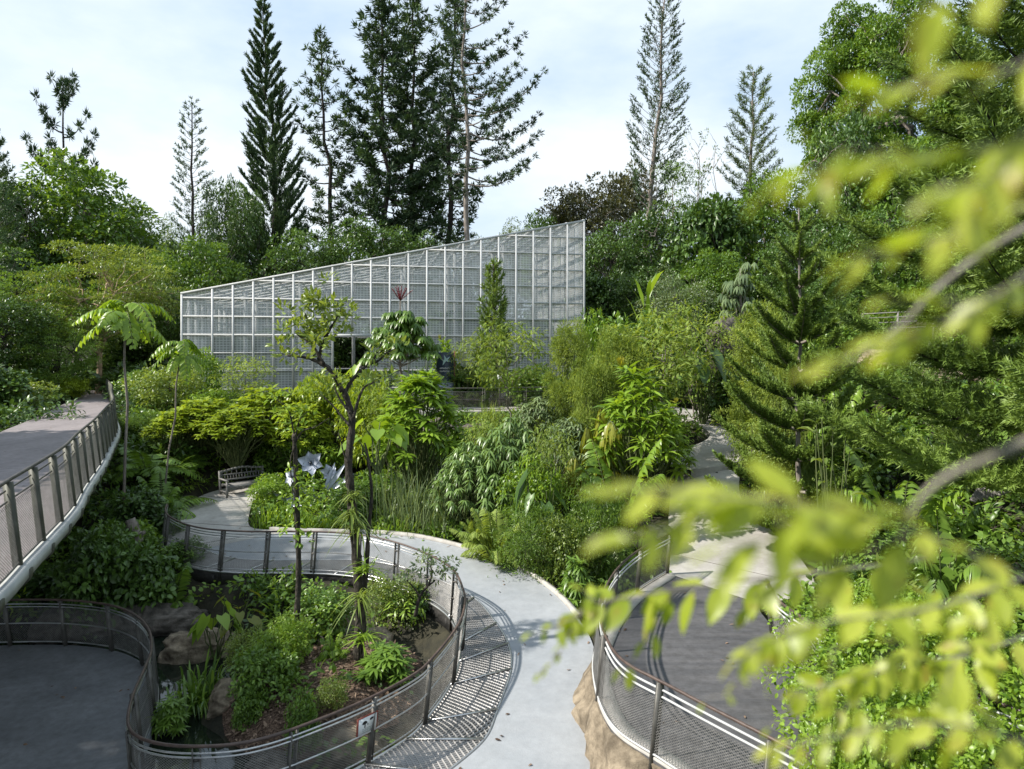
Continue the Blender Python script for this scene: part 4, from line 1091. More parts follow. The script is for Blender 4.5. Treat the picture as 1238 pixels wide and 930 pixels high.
# behind the greenhouse
PL('column_sparse', 'pine_tree', 232, 55, 122, 70, 'thin sparse pine with see-through crown left of the big dark pines', 'tree')
PL('wood_a', 'broadleaf_tree', 268, 60, 205, 70, 'dark upright tree just right of the thin sparse pine', 'tree')
PL('wood_b', 'broadleaf_tree', 298, 58, 214, 56, 'narrow dark tree touching the left flank of the dense column pine', 'tree')
PL('column_dense', 'column_pine', 342, 62, -2, 110, 'tall dense column pine tapering to a point, leftmost of the big dark pines', 'tree', lean=(0, -.055))
PL('hoop_d', 'hoop_pine', 408, 68, 38, 94, 'dark pine with pointed top between the dense column pine and the tufted pair', 'tree', lean=(0, -.05))
PL('hoop_a', 'hoop_pine', 470, 66, 2, 150, 'tufted hoop pine with the widest dark crown, left of the tufted pair', 'tree', lean=(0, -.02))
PL('hoop_b', 'hoop_pine', 499, 71, -14, 125, 'tufted hoop pine with dark bare trunk standing right of its wide twin', 'tree')
PL('hoop_d', 'hoop_pine', 537, 67, -16, 105, 'thin grey trunked pine with sparse tufts beside the pale trunked pine', 'tree', lean=(0, .03))
PL('hoop_c', 'hoop_pine', 564, 63, -50, 178, 'pale trunked pine reaching long tufted arms to the right against the sky', 'tree', rz=.15)
for px, Y, yt, w, key, lab in [
        (250, 52, 285, 100, 'wood_c', 'mid green tree behind the low left end of the greenhouse roof'),
        (305, 57, 280, 110, 'wood_a', 'dark tree under the dense column pine behind the greenhouse roof'),
        (370, 56, 268, 110, 'wood_b', 'dark thicket tree behind the greenhouse below the pointed pine'),
        (432, 58, 258, 110, 'wood_a', 'dark tree filling the gap under the wide tufted pine'),
        (490, 60, 268, 95, 'wood_b', 'dark tree at the foot of the bare trunked pines behind the roof'),
        (545, 76, 266, 90, 'pale_small', 'pale grey green tree behind the middle of the greenhouse roof'),
        (606, 82, 262, 90, 'pale_small', 'pale grey green rounded tree at the skyline right of the long armed pine'),
        (655, 64, 256, 66, 'wood_c', 'bright green tree peeping over the high end of the greenhouse roof'),
        (712, 66, 214, 120, 'brown_top', 'brown tinged tree on the skyline right of the greenhouse'),
        (762, 72, 196, 110, 'brown_top', 'brown leafed tree behind the tall leaning pine'),
        (688, 70, 238, 70, 'brown_top', 'low brownish tree on the skyline directly above the greenhouse corner'),
        (735, 52, 262, 90, 'wood_b', 'dark green tree beside the right wall of the greenhouse'),
        (800, 54, 245, 110, 'wood_a', 'dark tree right of the lower trunk of the tall leaning pine'),
        (858, 50, 232, 110, 'glossy', 'glossy dark leafed tree on the right hill below the bare twiggy tree'),
        (930, 54, 205, 120, 'wood_c', 'mid green tree behind the young tiered pine on the right hill'),
        (725, 46, 330, 70, 'glossy', 'dark shrubby tree in the shade right of the greenhouse corner'),
        (775, 44, 318, 80, 'wood_b', 'low dark tree in front of the foot of the tall leaning pine'),
        (870, 42, 300, 100, 'wood_c', 'leafy tree half way up the right hill'),
        (1020, 47, 125, 120, 'wood_a', 'dark tree under the left side of the great domed tree'),
        (1105, 44, 165, 150, 'wood_c', 'green tree under the right side of the great domed tree'),
        (1190, 46, 95, 150, 'wood_a', 'dark tree behind the long pine arms at the upper right'),
        (960, 40, 262, 90, 'wood_b', 'dark tree close behind the young tiered pine'),
        (1050, 38, 250, 110, 'wood_b', 'shaded tree above the pale fence on the right slope'),
        (1150, 36, 240, 150, 'wood_lay2', 'layered dark tree behind the long pine arms at the right edge')]:
    PL(key, 'broadleaf_tree', px, Y, yt, w, lab, 'tree')
PL('column_tall', 'pine_tree', 772, 58, -22, 82, 'tall thin pine leaning right with bare lower trunk, right of the greenhouse', 'tree', lean=(0, .075))
PL('umbrella_layer', 'layered_tree', 815, 62, 178, 66, 'slim tree with flat layered crown right of the tall leaning pine', 'tree')
PL('bare_tree', 'bare_tree', 856, 64, 160, 50, 'nearly bare twiggy tree against the sky at upper right', 'tree')
PL('soft_pine', 'pine_tree', 903, 58, 84, 84, 'soft light green pine standing against the sky left of the great domed tree', 'tree', lean=(0, .03))
PL('dome', 'domed_tree', 1072, 52, -32, 200, 'great domed tree with rounded bright green foliage heads at the upper right', 'tree')
PL('papaya', 'umbrella_tree', 895, 32, 296, 66, 'slender tree with drooping hand shaped leaves on the right hill', 'tree')
PL('norfolk_young', 'norfolk_pine', 966, 19, 238, 215, 'young Norfolk pine with upturned tiered arms and a grey trunk in the right middle', 'tree', rz=.3)
PL('norfolk_big', 'norfolk_pine', 1320, 11.5, -400, 640, 'large Norfolk pine whose long drooping green arms reach in from the right edge', 'tree', rz=.9)
PL('wood_b', 'broadleaf_tree', 985, 33, 330, 90, 'shady bush tree below the young tiered pine', 'tree')

# skyline far behind, one mass
r = np.random.default_rng(77); b = MB()
for i in range(240):
    a = r.uniform(-.95, .95); Y = r.uniform(75, 130); X = Y * a
    z0 = float(terr(X, Y)[0]); H = r.uniform(7, 11.5)
    clump(b, (X, Y, z0 + H * .5), (3.6, 3.6, H * .5), 230, 'd', .8, .45, r, up=.6)
tag(b.build('distant_forest', MT['leaf_dark']), 'distant dark forest seen through gaps between the trees', 'forest', kind='stuff')

# plants inside the greenhouse
for px, Y, yt, w, lab in [(262, 44, 400, 60, 'leafy plant inside the greenhouse behind its far left panels'), (330, 45, 395, 80, 'bushy plant inside the greenhouse left of the doorway'),
                          (415, 47, 398, 70, 'dark plant seen inside the greenhouse doorway'), (480, 47, 385, 80, 'shrub inside the greenhouse behind the red spiked tree'),
                          (560, 48, 372, 90, 'tall plant inside the greenhouse behind its middle panels'), (640, 49, 385, 70, 'plant inside the greenhouse near its tall right end')]:
    PL('glossy', 'indoor_plant', px, Y, yt, w, lab, 'plant', z0=5.2)

# ------------------------------------------------------------------ middle plants
PL('schefflera', 'umbrella_tree', 484, 33, 342, 100, 'umbrella tree with drooping leaflets and a red flower spike in front of the greenhouse', 'tree')
PL('dark_column', 'conifer', 597, 33.5, 318, 50, 'dark narrow conifer standing in front of the greenhouse panels', 'tree')
PL('slim_tree', 'slim_tree', 618, 29, 384, 95, 'light slender tree with drooping pale leaves beside the small white sign', 'tree')
PL('slim_tree', 'slim_tree', 565, 34, 405, 45, 'thin yellowish tree between the dark sign board and the dark conifer', 'tree')
PL('ros_mid', 'rosette_shrub', 538, 35.2, 404, 42, 'rosette plant with reddish head growing above the dark sign board', 'shrub')
PL('shrub_d', 'shrub', 560, 34.8, 442, 60, 'dark leafy shrub right of the dark sign board behind the terrace railing', 'shrub')
PL('fern', 'fern', 575, 34.5, 452, 44, 'green fern arching over the terrace railing', 'fern')
PL('shrub_a', 'shrub', 640, 33, 440, 70, 'leafy shrub at the foot of the greenhouse right of the small white sign', 'shrub')
PL('grass_pale', 'grass_clump', 592, 29.6, 478, 40, 'pale yellow grass tuft at the edge of the white terrace path', 'grass')
PL('feather_a', 'feathery_bush', 694, 27, 394, 62, 'soft feathery lime bush touching the right corner of the greenhouse', 'bush')
PL('feather_a', 'feathery_bush', 742, 25.5, 404, 80, 'soft feathery lime bush, the wider one right of the greenhouse corner', 'bush')
PL('feather_b', 'feathery_bush', 716, 24.5, 450, 70, 'low feathery bush in front of the two taller lime ones', 'bush')
PL('feather_a', 'feathery_bush', 916, 25.5, 374, 90, 'big feathery bright bush left of the young Norfolk pine', 'bush')
PL('feather_b', 'feathery_bush', 945, 21, 440, 70, 'smaller feathery bush below the big one left of the young Norfolk pine', 'bush')
PL('slim_tree', 'slim_tree', 800, 27, 370, 130, 'open leafy tree with drooping pale leaves in the centre right of the garden', 'tree')
PL('slim_tree', 'slim_tree', 838, 30, 362, 100, 'slender leafy tree behind the dark large leafed plant', 'tree')
PL('shrub_b', 'shrub', 716, 33, 372, 60, 'yellowish bush just right of the tall greenhouse corner', 'shrub')
PL('shrub_a', 'shrub', 770, 35, 372, 90, 'green bush below the foot of the tall leaning pine', 'shrub')
PL('banana', 'banana_plant', 782, 38, 328, 34, 'banana like plant with upright long leaves under the tall leaning pine', 'plant')
PL('pale_small', 'broadleaf_tree', 820, 40, 320, 90, 'pale fine leafed bush tree with visible stems on the right hill', 'tree')
PL('taro_dark', 'large_leaf_plant', 850, 29, 420, 62, 'plant with very large dark glossy leaves above the hillside path', 'plant')
PL('shrub_d', 'shrub', 882, 29.5, 452, 70, 'dark small leafed bush beside the large dark leafed plant', 'shrub')
PL('ros_mid', 'rosette_shrub', 770, 22.5, 430, 125, 'bright rosette shrub with a yellow flower head in the centre right', 'shrub')
PL('ros_mid', 'rosette_shrub', 806, 24.5, 480, 70, 'smaller bright rosette shrub behind the yellow flowering one', 'shrub')
PL('ros_big', 'rosette_shrub', 507, 24, 432, 128, 'large bright green shrub of lance leaf rosettes in the centre', 'shrub')
PL('ros_flat', 'flat_topped_shrub', 246, 27, 478, 110, 'flat topped yellow green shrub, leftmost over the bench', 'shrub')
PL('ros_flat', 'flat_topped_shrub', 212, 26.2, 492, 80, 'small lime shrub at the far left end of the lime row by the ferns', 'shrub')
PL('ros_flat', 'flat_topped_shrub', 362, 26.6, 482, 90, 'lime shrub between the bench and the dark forked tree', 'shrub')
PL('ros_flat', 'flat_topped_shrub', 418, 28.8, 470, 90, 'lime shrub in front of the doorway side of the greenhouse', 'shrub')
PL('ros_flat', 'flat_topped_shrub', 325, 28, 462, 120, 'flat topped lime shrub behind the bench, highest of the lime row', 'shrub')
PL('lime_shrub', 'flat_topped_shrub', 392, 28.6, 452, 100, 'lime shrub right behind the dark forked tree', 'shrub')
PL('ros_flat', 'flat_topped_shrub', 285, 25.8, 488, 100, 'lime shrub in front of the row just above the bench back', 'shrub', z0=3.6)
PL('lime_shrub', 'flat_topped_shrub', 446, 26.5, 462, 80, 'lime shrub between the forked tree and the large rosette shrub', 'shrub')
PL('taro', 'large_leaf_plant', 436, 31, 440, 36, 'plant with big pale green leaves in front of the greenhouse doorway', 'plant', z0=5.4)
PL('slim_tree', 'slim_tree', 592, 22.6, 492, 66, 'loose light leafed sapling rising left of the wide drooping shrub', 'tree')
PL('slim_tree', 'slim_tree', 668, 20.6, 508, 60, 'loose light leafed sapling rising right of the wide drooping shrub', 'tree')
PL('shrub_b', 'shrub', 645, 20.4, 548, 80, 'fresh leafy shrub in front of the wide drooping shrub', 'shrub')
PL('slim_tree', 'slim_tree', 470, 25.5, 470, 60, 'loose leafy sapling left of the large rosette shrub', 'tree')
PL('slim_tree', 'slim_tree', 300, 30.5, 428, 70, 'loose leafy sapling against the left lower panels of the greenhouse', 'tree')
PL('droop_a', 'drooping_shrub', 614, 21.8, 496, 140, 'wide shrub with drooping finger leaves in the middle of the garden', 'shrub')
PL('droop_a', 'drooping_shrub', 566, 21.5, 528, 110, 'shrub with drooping leaves left of the wide middle one', 'shrub')
PL('droop_b', 'drooping_shrub', 686, 24, 492, 90, 'greyish drooping shrub right of the wide middle one', 'shrub')
PL('droop_b', 'drooping_shrub', 650, 27, 470, 80, 'small drooping shrub below the greenhouse right half', 'shrub')
PL('palm', 'palm', 745, 20, 528, 130, 'low palm with bright striped fronds left of the blurred branch', 'palm')
PL('palm_yellow', 'palm', 718, 22.6, 494, 70, 'small palm with yellowing fronds above the bright striped one', 'palm')
PL('fern', 'fern', 762, 23.5, 500, 60, 'bright fern beside the yellow flowering rosette shrub', 'fern')
PL('taro_dark', 'large_leaf_plant', 652, 18.6, 566, 58, 'dark glossy plant with broad leaves in the centre below the drooping shrubs', 'plant')
PL('reed', 'reed_clump', 488, 21.8, 540, 100, 'tall thin reed clump left of centre behind the curved path', 'reeds')
PL('reed', 'reed_clump', 538, 21.4, 552, 80, 'thin reed clump right of the taller reeds behind the curved path', 'reeds')
PL('reed', 'reed_clump', 636, 20.0, 575, 60, 'dry looking reed clump in front of the drooping shrubs', 'reeds')
PL('fern_pale', 'fern', 598, 18.7, 612, 90, 'pale fern clump at the outer edge of the curved path', 'fern')
PL('fern_pale', 'fern', 578, 19.8, 622, 60, 'smaller pale fern left of the pale fern clump', 'fern')
PL('fine_bush', 'fine_bush', 640, 17.9, 618, 90, 'fine needle leafed bush hanging over the curved path kerb', 'bush')
PL('fine_bush', 'fine_bush', 716, 18.0, 598, 90, 'fine twiggy bush by the near end of the white paved curve', 'bush')
PL('shrub_c', 'shrub', 682, 17.6, 612, 80, 'small leafed bush between the fine bush and the deck railing', 'shrub')
PL('shrub_b', 'shrub', 744, 19.4, 590, 70, 'light leafy shrub next to the deck railing end', 'shrub')
PL('cane', 'leafy_cane', 697, 16.4, 664, 42, 'plantain like plant in the dark gully by the path kerb', 'plant')
PL('strap', 'strappy_plant', 530, 20.9, 618, 60, 'low leafy clump behind the path kerb left of the pale ferns', 'plant')
PL('strap_lime', 'strappy_plant', 478, 21.2, 618, 60, 'yellow green clump at the back of the curved path', 'plant')
for i, (px, Y, yt, lab) in enumerate([(326, 21.8, 602, 'leftmost strappy lily clump at the corner of the flower bed'), (352, 21.9, 606, 'strappy lily clump in front of the silver flower sculpture'),
                                 (378, 21.7, 612, 'strappy lily clump right of the slender bare trunk in the bed'), (406, 21.7, 614, 'strappy lily clump left of the dark forked trunk in the bed')]):
    PL('strap_lime', 'lily_clump', px, Y, yt, 44, lab, 'plant', 'lily clumps along the bed')
PL('shrub_b', 'shrub', 332, 23.4, 572, 60, 'leafy shrub at the left end of the flower bed by the bench', 'shrub')
PL('shrub_a', 'shrub', 440, 22.6, 575, 66, 'leafy shrub behind the dark forked trunk in the bed', 'shrub')
PL('shrub_b', 'shrub', 385, 26.6, 520, 80, 'light shrub between the silver flowers and the boulder', 'shrub')
PL('taro', 'large_leaf_plant', 458, 22.2, 505, 70, 'plant with very large pale leaves right of the dark forked trunk', 'plant', z0=4.0)
PL('shrub_a', 'shrub', 345, 27.0, 520, 70, 'dark shrub above the right end of the bench', 'shrub')
# left of the bench and around the walkway
PL('fern_dark', 'fern', 178, 24.0, 540, 100, 'large arching fern between the walkway and the bench', 'fern', z0=3.6)
PL('fern_dark', 'fern', 222, 25.6, 548, 80, 'arching fern at the left end of the bench', 'fern')
PL('fern_dark', 'fern', 196, 22.6, 572, 90, 'low fern over the dark bank left of the path', 'fern')
PL('shrub_d', 'shrub', 168, 20.5, 590, 80, 'dark shrub on the shaded bank right of the walkway', 'shrub')
PL('shrub_a', 'shrub', 150, 18.2, 622, 90, 'leafy shrub in the shade below the walkway', 'shrub')
PL('shrub_d', 'shrub', 118, 16.6, 640, 90, 'dark shrub tucked under the side of the walkway', 'shrub')
PL('fern_dark', 'fern', 205, 17.4, 684, 90, 'dark fern in the shade between the walkway and the pond', 'fern')
PL('shrub_d', 'shrub', 168, 17.2, 660, 90, 'dark leafy shrub just right of the round platform railing', 'shrub')
PL('shrub_a', 'shrub', 222, 18.6, 650, 50, 'shaded shrub below the left end of the long curving railing', 'shrub')
PL('fern_dark', 'fern', 120, 17.6, 690, 80, 'fern in the deep shade behind the round platform', 'fern')
PL('shrub_d', 'shrub', 60, 17.8, 690, 90, 'dark shrub hidden under the walkway deck', 'shrub')
PL('shrub_a', 'shrub', 206, 21.2, 630, 40, 'small bush at the left end of the long curving railing', 'shrub')
PL('fine_bush', 'fine_bush', 172, 28.0, 500, 80, 'fine leafed bush right of the far walkway railing', 'bush', z0=4.6)
PL('shrub_c', 'shrub', 205, 31, 436, 90, 'olive bushy shrub at the left foot of the greenhouse', 'shrub')
PL('shrub_b', 'shrub', 240, 34, 420, 60, 'tall light shrub against the left panels of the greenhouse', 'shrub')
PL('shrub_a', 'shrub', 178, 35, 446, 70, 'bush behind the pinnate leaved sapling near the greenhouse', 'shrub')
PL('shrub_b', 'shrub', 262, 30.0, 470, 70, 'light bush below the left greenhouse panels above the lime row', 'shrub')
PL('pinnate_tree', 'sapling_tree', 152, 20.2, 362, 92, 'thin sapling with a crown of long pinnate leaves beside the walkway railing', 'tree', z0=2.6)
PL('pinnate_tree', 'sapling_tree', 196, 23, 408, 60, 'shorter pinnate leaved sapling right of the tall thin one', 'tree', lean=(0, .12))
PL('fern', 'fern', 10, 24.6, 470, 90, 'bright fern at the left edge beside the walkway', 'fern', X=-20.2)
PL('shrub_c', 'shrub', 40, 31, 455, 80, 'grey green bush along the left side of the walkway', 'shrub', X=-22.6)
PL('fern', 'fern', 40, 33, 468, 56, 'fern halfway along the left side of the walkway', 'fern')
PL('lime_shrub', 'shrub', 86, 37, 456, 40, 'yellow green bush at the far bend of the walkway', 'shrub')
PL('shrub_d', 'shrub', 20, 29, 440, 90, 'dark bush above the left side of the walkway', 'shrub', X=-22.4)
# pond island and water edge
PL('shrub_a', 'shrub', 392, 15.0, 704, 80, 'round leaved bush on the pond island left of the forked tree', 'shrub')
PL('shrub_c', 'shrub', 352, 14.4, 742, 50, 'small bush behind the slender bare trunk on the pond island', 'shrub')
PL('strap', 'strappy_plant', 240, 13.0, 782, 84, 'dark strappy clump growing in the pond left of the island', 'plant', z0=1.12)
PL('shrub_a', 'shrub', 322, 12.5, 776, 84, 'leafy shrub at the front left of the pond island', 'shrub', z0=1.12)
PL('shrub_a', 'shrub', 366, 11.4, 832, 46, 'small leafy shrub at the front of the pond island behind the rail', 'shrub', z0=1.12)
PL('shrub_a', 'shrub', 300, 12.0, 832, 40, 'low shrub in the water behind the brown handrail', 'shrub', z0=1.12)
PL('cane', 'leafy_cane', 468, 13.0, 776, 64, 'broad leaved rosette plant right of the forked trunk on the island', 'plant')
PL('shrub_c', 'shrub', 478, 16.4, 690, 84, 'small leafed shrub leaning over the pond right of the forked trunk', 'shrub', z0=1.15)
PL('shrub_d', 'shrub', 508, 16.4, 706, 44, 'dark small shrub over the water near the grating', 'shrub', z0=1.15)
PL('taro_yellow', 'large_leaf_plant', 288, 15.4, 716, 60, 'plant with yellowing large leaves at the back of the pond', 'plant', z0=1.12)
PL('taro', 'large_leaf_plant', 262, 15.0, 730, 50, 'green large leaved plant next to the yellowing one in the pond', 'plant', z0=1.12)
PL('cane', 'leafy_cane', 205, 12.2, 838, 44, 'leafy water plant at the left of the pond by the curved rail', 'plant', z0=1.12)
PL('shrub_b', 'shrub', 345, 13.4, 742, 66, 'fresh green shrub on the island in front of the slender bare trunk', 'shrub')
PL('shrub_c', 'shrub', 300, 13.8, 757, 56, 'olive shrub at the left end of the pond island', 'shrub')
PL('shrub_c', 'shrub', 402, 11.9, 818, 40, 'tiny bush in the mulch near the warning sign', 'shrub')
PL('fern', 'fern', 402, 13.6, 770, 44, 'small fern in the mulch left of the forked trunk', 'fern')
PL('strap', 'strappy_plant', 345, 15.6, 755, 40, 'strappy tuft beside the island stones', 'plant')
# right side
PL('shrub_e', 'shrub', 1050, 9.6, 742, 230, 'broad yellow green bush at the lower right beside the dark deck', 'shrub')
PL('shrub_e', 'shrub', 1160, 9.2, 720, 240, 'leafy bush at the lower right edge of the photo', 'shrub')
PL('shrub_e', 'shrub', 985, 12.0, 700, 130, 'yellowish bush covering the right edge of the dark deck', 'shrub', X=6.6)
PL('shrub_e', 'shrub', 1080, 7.4, 800, 260, 'dark leafy bush at the bottom right corner', 'shrub')
PL('shrub_e', 'shrub', 930, 7.0, 862, 150, 'small leafed bush at the bottom over the near deck railing', 'shrub', X=3.6)
PL('shrub_a', 'shrub', 1010, 16.5, 620, 110, 'green bush right of the white paved curve', 'shrub', X=8.9)
PL('shrub_c', 'shrub', 968, 19.5, 590, 90, 'olive bush behind the blurred leaves right of the white paved curve', 'shrub', X=8.9)
PL('sapling', 'sapling_tree', 1006, 14.5, 496, 70, 'sapling with few upright broad leaves in front of the young Norfolk pine', 'tree')
PL('shrub_c', 'shrub', 950, 21, 520, 90, 'pale flecked bush left of the broad leaved sapling', 'shrub')
PL('slim_tree', 'slim_tree', 906, 22.8, 505, 60, 'spindly leafy plant standing before the hillside path', 'tree')
PL('fern', 'fern', 1010, 24, 470, 80, 'fern on the right slope below the pale fence', 'fern')
PL('palm', 'palm', 1090, 17, 540, 150, 'low palm with drooping fronds on the right slope', 'palm')
PL('fern_dark', 'fern', 1140, 13.5, 600, 130, 'large dark fern at the right behind the blurred grey branch', 'fern')
PL('taro', 'large_leaf_plant', 1200, 18, 470, 70, 'bright big leaved plant near the right edge under the tan stones', 'plant')
PL('shrub_a', 'shrub', 1060, 22, 500, 120, 'leafy shrub in the middle of the right slope', 'shrub')
PL('shrub_d', 'shrub', 1125, 24, 455, 110, 'dark shrub on the right slope under the pale fence', 'shrub')
PL('tree_palm', 'palm', 1230, 30, 250, 150, 'palm with hanging fronds above the pale fence at the right edge', 'palm')
PL('reed', 'reed_clump', 1110, 30.5, 385, 60, 'pale spiky tuft in front of the pale fence', 'reeds')
PL('shrub_c', 'shrub', 1130, 40, 310, 80, 'thicket with pale bare stems above the pale fence', 'shrub')

# ------------------------------------------------------------------ undergrowth nobody could count
r = np.random.default_rng(9)
def scatter(n, x0, x1, y0, y1, margin=.45, dens=None):
    X = r.uniform(x0, x1, n); Y = r.uniform(y0, y1, n)
    ok = path_dist(X, Y) > margin
    c, s = GU
    u = (X - GL[0]) * GU[0] + (Y - GL[1]) * GU[1]; v = (X - GL[0]) * GV[0] + (Y - GL[1]) * GV[1]
    ok &= ~((u > -.6) & (u < GLEN + .6) & (v > -.7) & (v < GD + .6))
    Z = terr(X, Y); ok &= Z > 1.25
    inr = ((X + 4.6) / 4.4) ** 2 + ((Y - 13.6) / 4.4) ** 2 < 1
    ok &= ~(inr & (((X - ISL[0]) / 2.1) ** 2 + ((Y - ISL[1]) / 2.3) ** 2 < 1.2) & (r.random(n) < .93))
    # under and beside the footbridge
    ok &= ~((X < -5) & (Y < 16) & (X > -14))
    return X[ok], Y[ok], Z[ok]
def under(name, label, n, box, kind, L, W, per, leaf, rad, h, up, droop, margin=.45):
    X, Y, Z = scatter(n, *box, margin=margin); b = MB()
    for x, y, z in zip(X, Y, Z):
        s = r.uniform(.6, 1.35)
        b_ = int(per * s)
        clump(b, (x, y, z + h * .35 * s), (rad * s, rad * s, h * .6 * s), b_, kind, L * r.uniform(.75, 1.2), W, r, up=up, droop=droop, lower=.2)
    tag(b.build(name, MT[leaf]), label, 'undergrowth', kind='stuff')
under('undergrowth', 'leafy mid green undergrowth covering the banks between the paths', 1900, (-17, 13, 8, 34), 'o', .17, .09, 42, 'leaf_mid', .42, .55, .8, .2)
under('undergrowth', 'narrow leaved fresh green undergrowth mixed through the garden banks', 1300, (-17, 15, 10, 34), 's', .24, .05, 48, 'leaf_fresh', .40, .55, .7, .4)
under('undergrowth', 'dark low ground cover filling the shaded banks', 1500, (-18, 14, 8, 36), 'd', .15, .09, 46, 'leaf_dark', .45, .4, .9, .1)
under('undergrowth', 'tangled green undergrowth on the right slope', 2600, (6, 34, 6, 44), 'o', .22, .10, 46, 'leaf_mid', .55, .8, .8, .2)
under('undergrowth', 'yellow green leafy undergrowth on the right slope', 1100, (5.5, 30, 5, 40), 's', .22, .06, 50, 'leaf_olive', .5, .8, .8, .3)
under('undergrowth', 'dense shady undergrowth beside the left walkway and behind it', 1900, (-40, -12, 20, 50), 'o', .22, .11, 44, 'leaf_dark', .6, .9, .8, .2)
under('undergrowth', 'leafy undergrowth below the trees behind the greenhouse', 2200, (-34, 36, 38, 66), 'd', .42, .22, 44, 'leaf_dark', 1.1, 1.7, .8, .1)
under('undergrowth', 'mid green thicket climbing the hill right of the greenhouse', 1300, (4, 36, 34, 62), 'd', .36, .18, 50, 'leaf_mid', 1.0, 1.8, .8, .2)

# shade trees on the left bank, outside the picture
for i, (x, y, H, w, k) in enumerate([(-22, 8.5, 12.5, 12, 'wood_a'), (-23.5, 13.5, 12, 11, 'wood_c'), (-29, 2, 16, 14, 'wood_b'), (-17, 1, 10, 9, 'wood_c'), (-21.5, 15.6, 11.5, 10, 'glossy'), (-19.5, 11, 10.5, 10, 'glossy')]):
    p = PROTO[k]; o = bpy.data.objects.new('broadleaf_tree', None); COL.objects.link(o)
    for n_, me in p['parts']:
        c = bpy.data.objects.new(n_, me); COL.objects.link(c); c.parent = o
    z = float(terr(x, y)[0]) - .1
    o.location = (x, y, z); o.scale = (w / p['w'], w / p['w'], H / p['h']); o.rotation_euler = (0, 0, i * 1.7)
    tag(o, ['tall tree on the left bank casting shade on the near walkway', 'tree left of the walkway whose shadow ends across its boards', 'broad tree left of the round platform throwing it into shade',
            'small tree behind the left shoulder of the viewer shading the platform',
            'dense glossy tree out of view at the left whose shadow edge crosses the walkway', 'dense glossy tree out of view at the left nearest the round platform'][i], 'tree', 'shade trees on the left bank')

# ------------------------------------------------------------------ forked tree on the island, and the slender trunk
def trace(pts, Y):
    return np.array([at(p[0], p[1], Y + (p[2] if len(p) > 2 else 0)) for p in pts])
r = np.random.default_rng(123)
ft = empty('forked_tree', at(438, 838, 13.5)); ft.location.z = float(terr(ft.location.x, ft.location.y)[0])
tag(ft, 'gnarled dark tree forking high above the pond island with tufts of epiphytes on its trunk', 'tree')
T = MB(); Cw = MB()
def limb(pts, Y, r0, r1, n=None, sides=8):
    P = catmull(trace(pts, Y), n or len(pts) * 5)
    P += np.cumsum(r.normal(0, .006, P.shape), 0) * np.linspace(0, 1, len(P))[:, None]
    T.tube(P, np.linspace(r0, r1, len(P)) * (1 + .12 * np.sin(np.arange(len(P)) * 1.7)), sides); return P
main = limb([(439, 846), (437, 820), (434, 790), (436, 745), (433, 700), (429, 655), (424, 600), (421, 560), (425, 520), (421, 495), (414, 474)], 13.5, .125, .055, 60, 10)
for dx, w in ((-9, .07), (10, .08), (3, .06)):
    limb([(438 + dx, 846), (436 + dx * .6, 800), (435 + dx * .15, 760)], 13.45, w * .8, w * .4)
limb([(436, 745), (443, 690), (446, 640), (450, 600), (447, 560), (441, 535)], 13.6, .055, .018)
lA = limb([(414, 474), (403, 452), (390, 440), (374, 432), (358, 428), (347, 426)], 13.5, .05, .018)
lA2 = limb([(392, 441), (382, 424), (372, 412), (362, 404)], 13.45, .035, .012)
lB = limb([(398, 446), (386, 436), (388, 420), (396, 402), (404, 388), (410, 374)], 13.6, .05, .012)
lB2 = limb([(380, 430), (377, 412), (378, 396), (372, 380)], 13.5, .028, .01)
lC = limb([(416, 478), (424, 462), (436, 448), (448, 438), (456, 424), (462, 412)], 13.7, .042, .012)
lC2 = limb([(446, 440), (458, 436), (466, 428), (476, 422)], 13.7, .03, .01)
lD = limb([(424, 500), (416, 490), (408, 478), (402, 466)], 13.3, .03, .01)
lE = limb([(427, 506), (433, 486), (440, 470), (452, 464), (464, 456)], 13.5, .035, .01)
lF = limb([(423, 515), (410, 500), (399, 488), (386, 478)], 13.4, .028, .008)
lG = limb([(421, 560), (414, 545), (408, 525)], 13.3, .02, .008)
rel(T.build('trunk', MT['bark_moss'], ft, True), ft)
for P, n, s in ((lA, 5, .16), (lA2, 7, .22), (lB, 9, .25), (lB2, 8, .25), (lC, 3, .12), (lC2, 3, .14), (lE, 4, .16), (lD, 3, .12), (lF, 2, .12)):
    for k in range(n):
        q = P[int(len(P) * (1 - .45 * (k / n) ** 1.3)) - 1] + r.normal(0, s, 3) * [1, .8, .8] + [0, 0, .06]
        clump(Cw, q, [.18, .18, .14], 15, 'o', .15, .055, r, up=.4, droop=-.25, out=.9, jit=.5, v0=r.uniform(.3, .95))
for px, py, n in ((392, 360, 3), (385, 372, 3), (365, 388, 3), (398, 376, 3), (357, 402, 2), (404, 398, 2), (380, 398, 3), (371, 372, 2), (352, 424, 1), (385, 410, 2), (420, 385, 1)):
    for k in range(n):
        q = at(px, py, 13.5) + r.normal(0, .1, 3)
        clump(Cw, q, [.17, .17, .14], 15, 'o', .15, .055, r, up=.4, droop=-.3, out=.9, jit=.5, v0=r.uniform(.3, .95))
rel(Cw.build('crown', [MT['leaf_olive']], ft), ft)
for i, (px, py, s, dr) in enumerate(((441, 690, .42, .5), (436, 722, .5, .95), (440, 772, .5, .75), (425, 622, .4, 1.0), (432, 640, .45, .9), (428, 600, .3, .8))):
    E = MB(); c = at(px, py, 13.32); n = 60
    blades(E, c + r.normal(0, .05, (n, 3)), r.uniform(0, 6.28, n), r.uniform(.0, 1.2, n), s * r.uniform(.6, 1.1, n), .028, dr * r.uniform(.6, 1.5, n), r.uniform(.1, 1, n))
    tag(rel(E.build('epiphyte', MT['leaf_fresh' if i in (0, 2) else 'leaf_olive'], ft), ft))

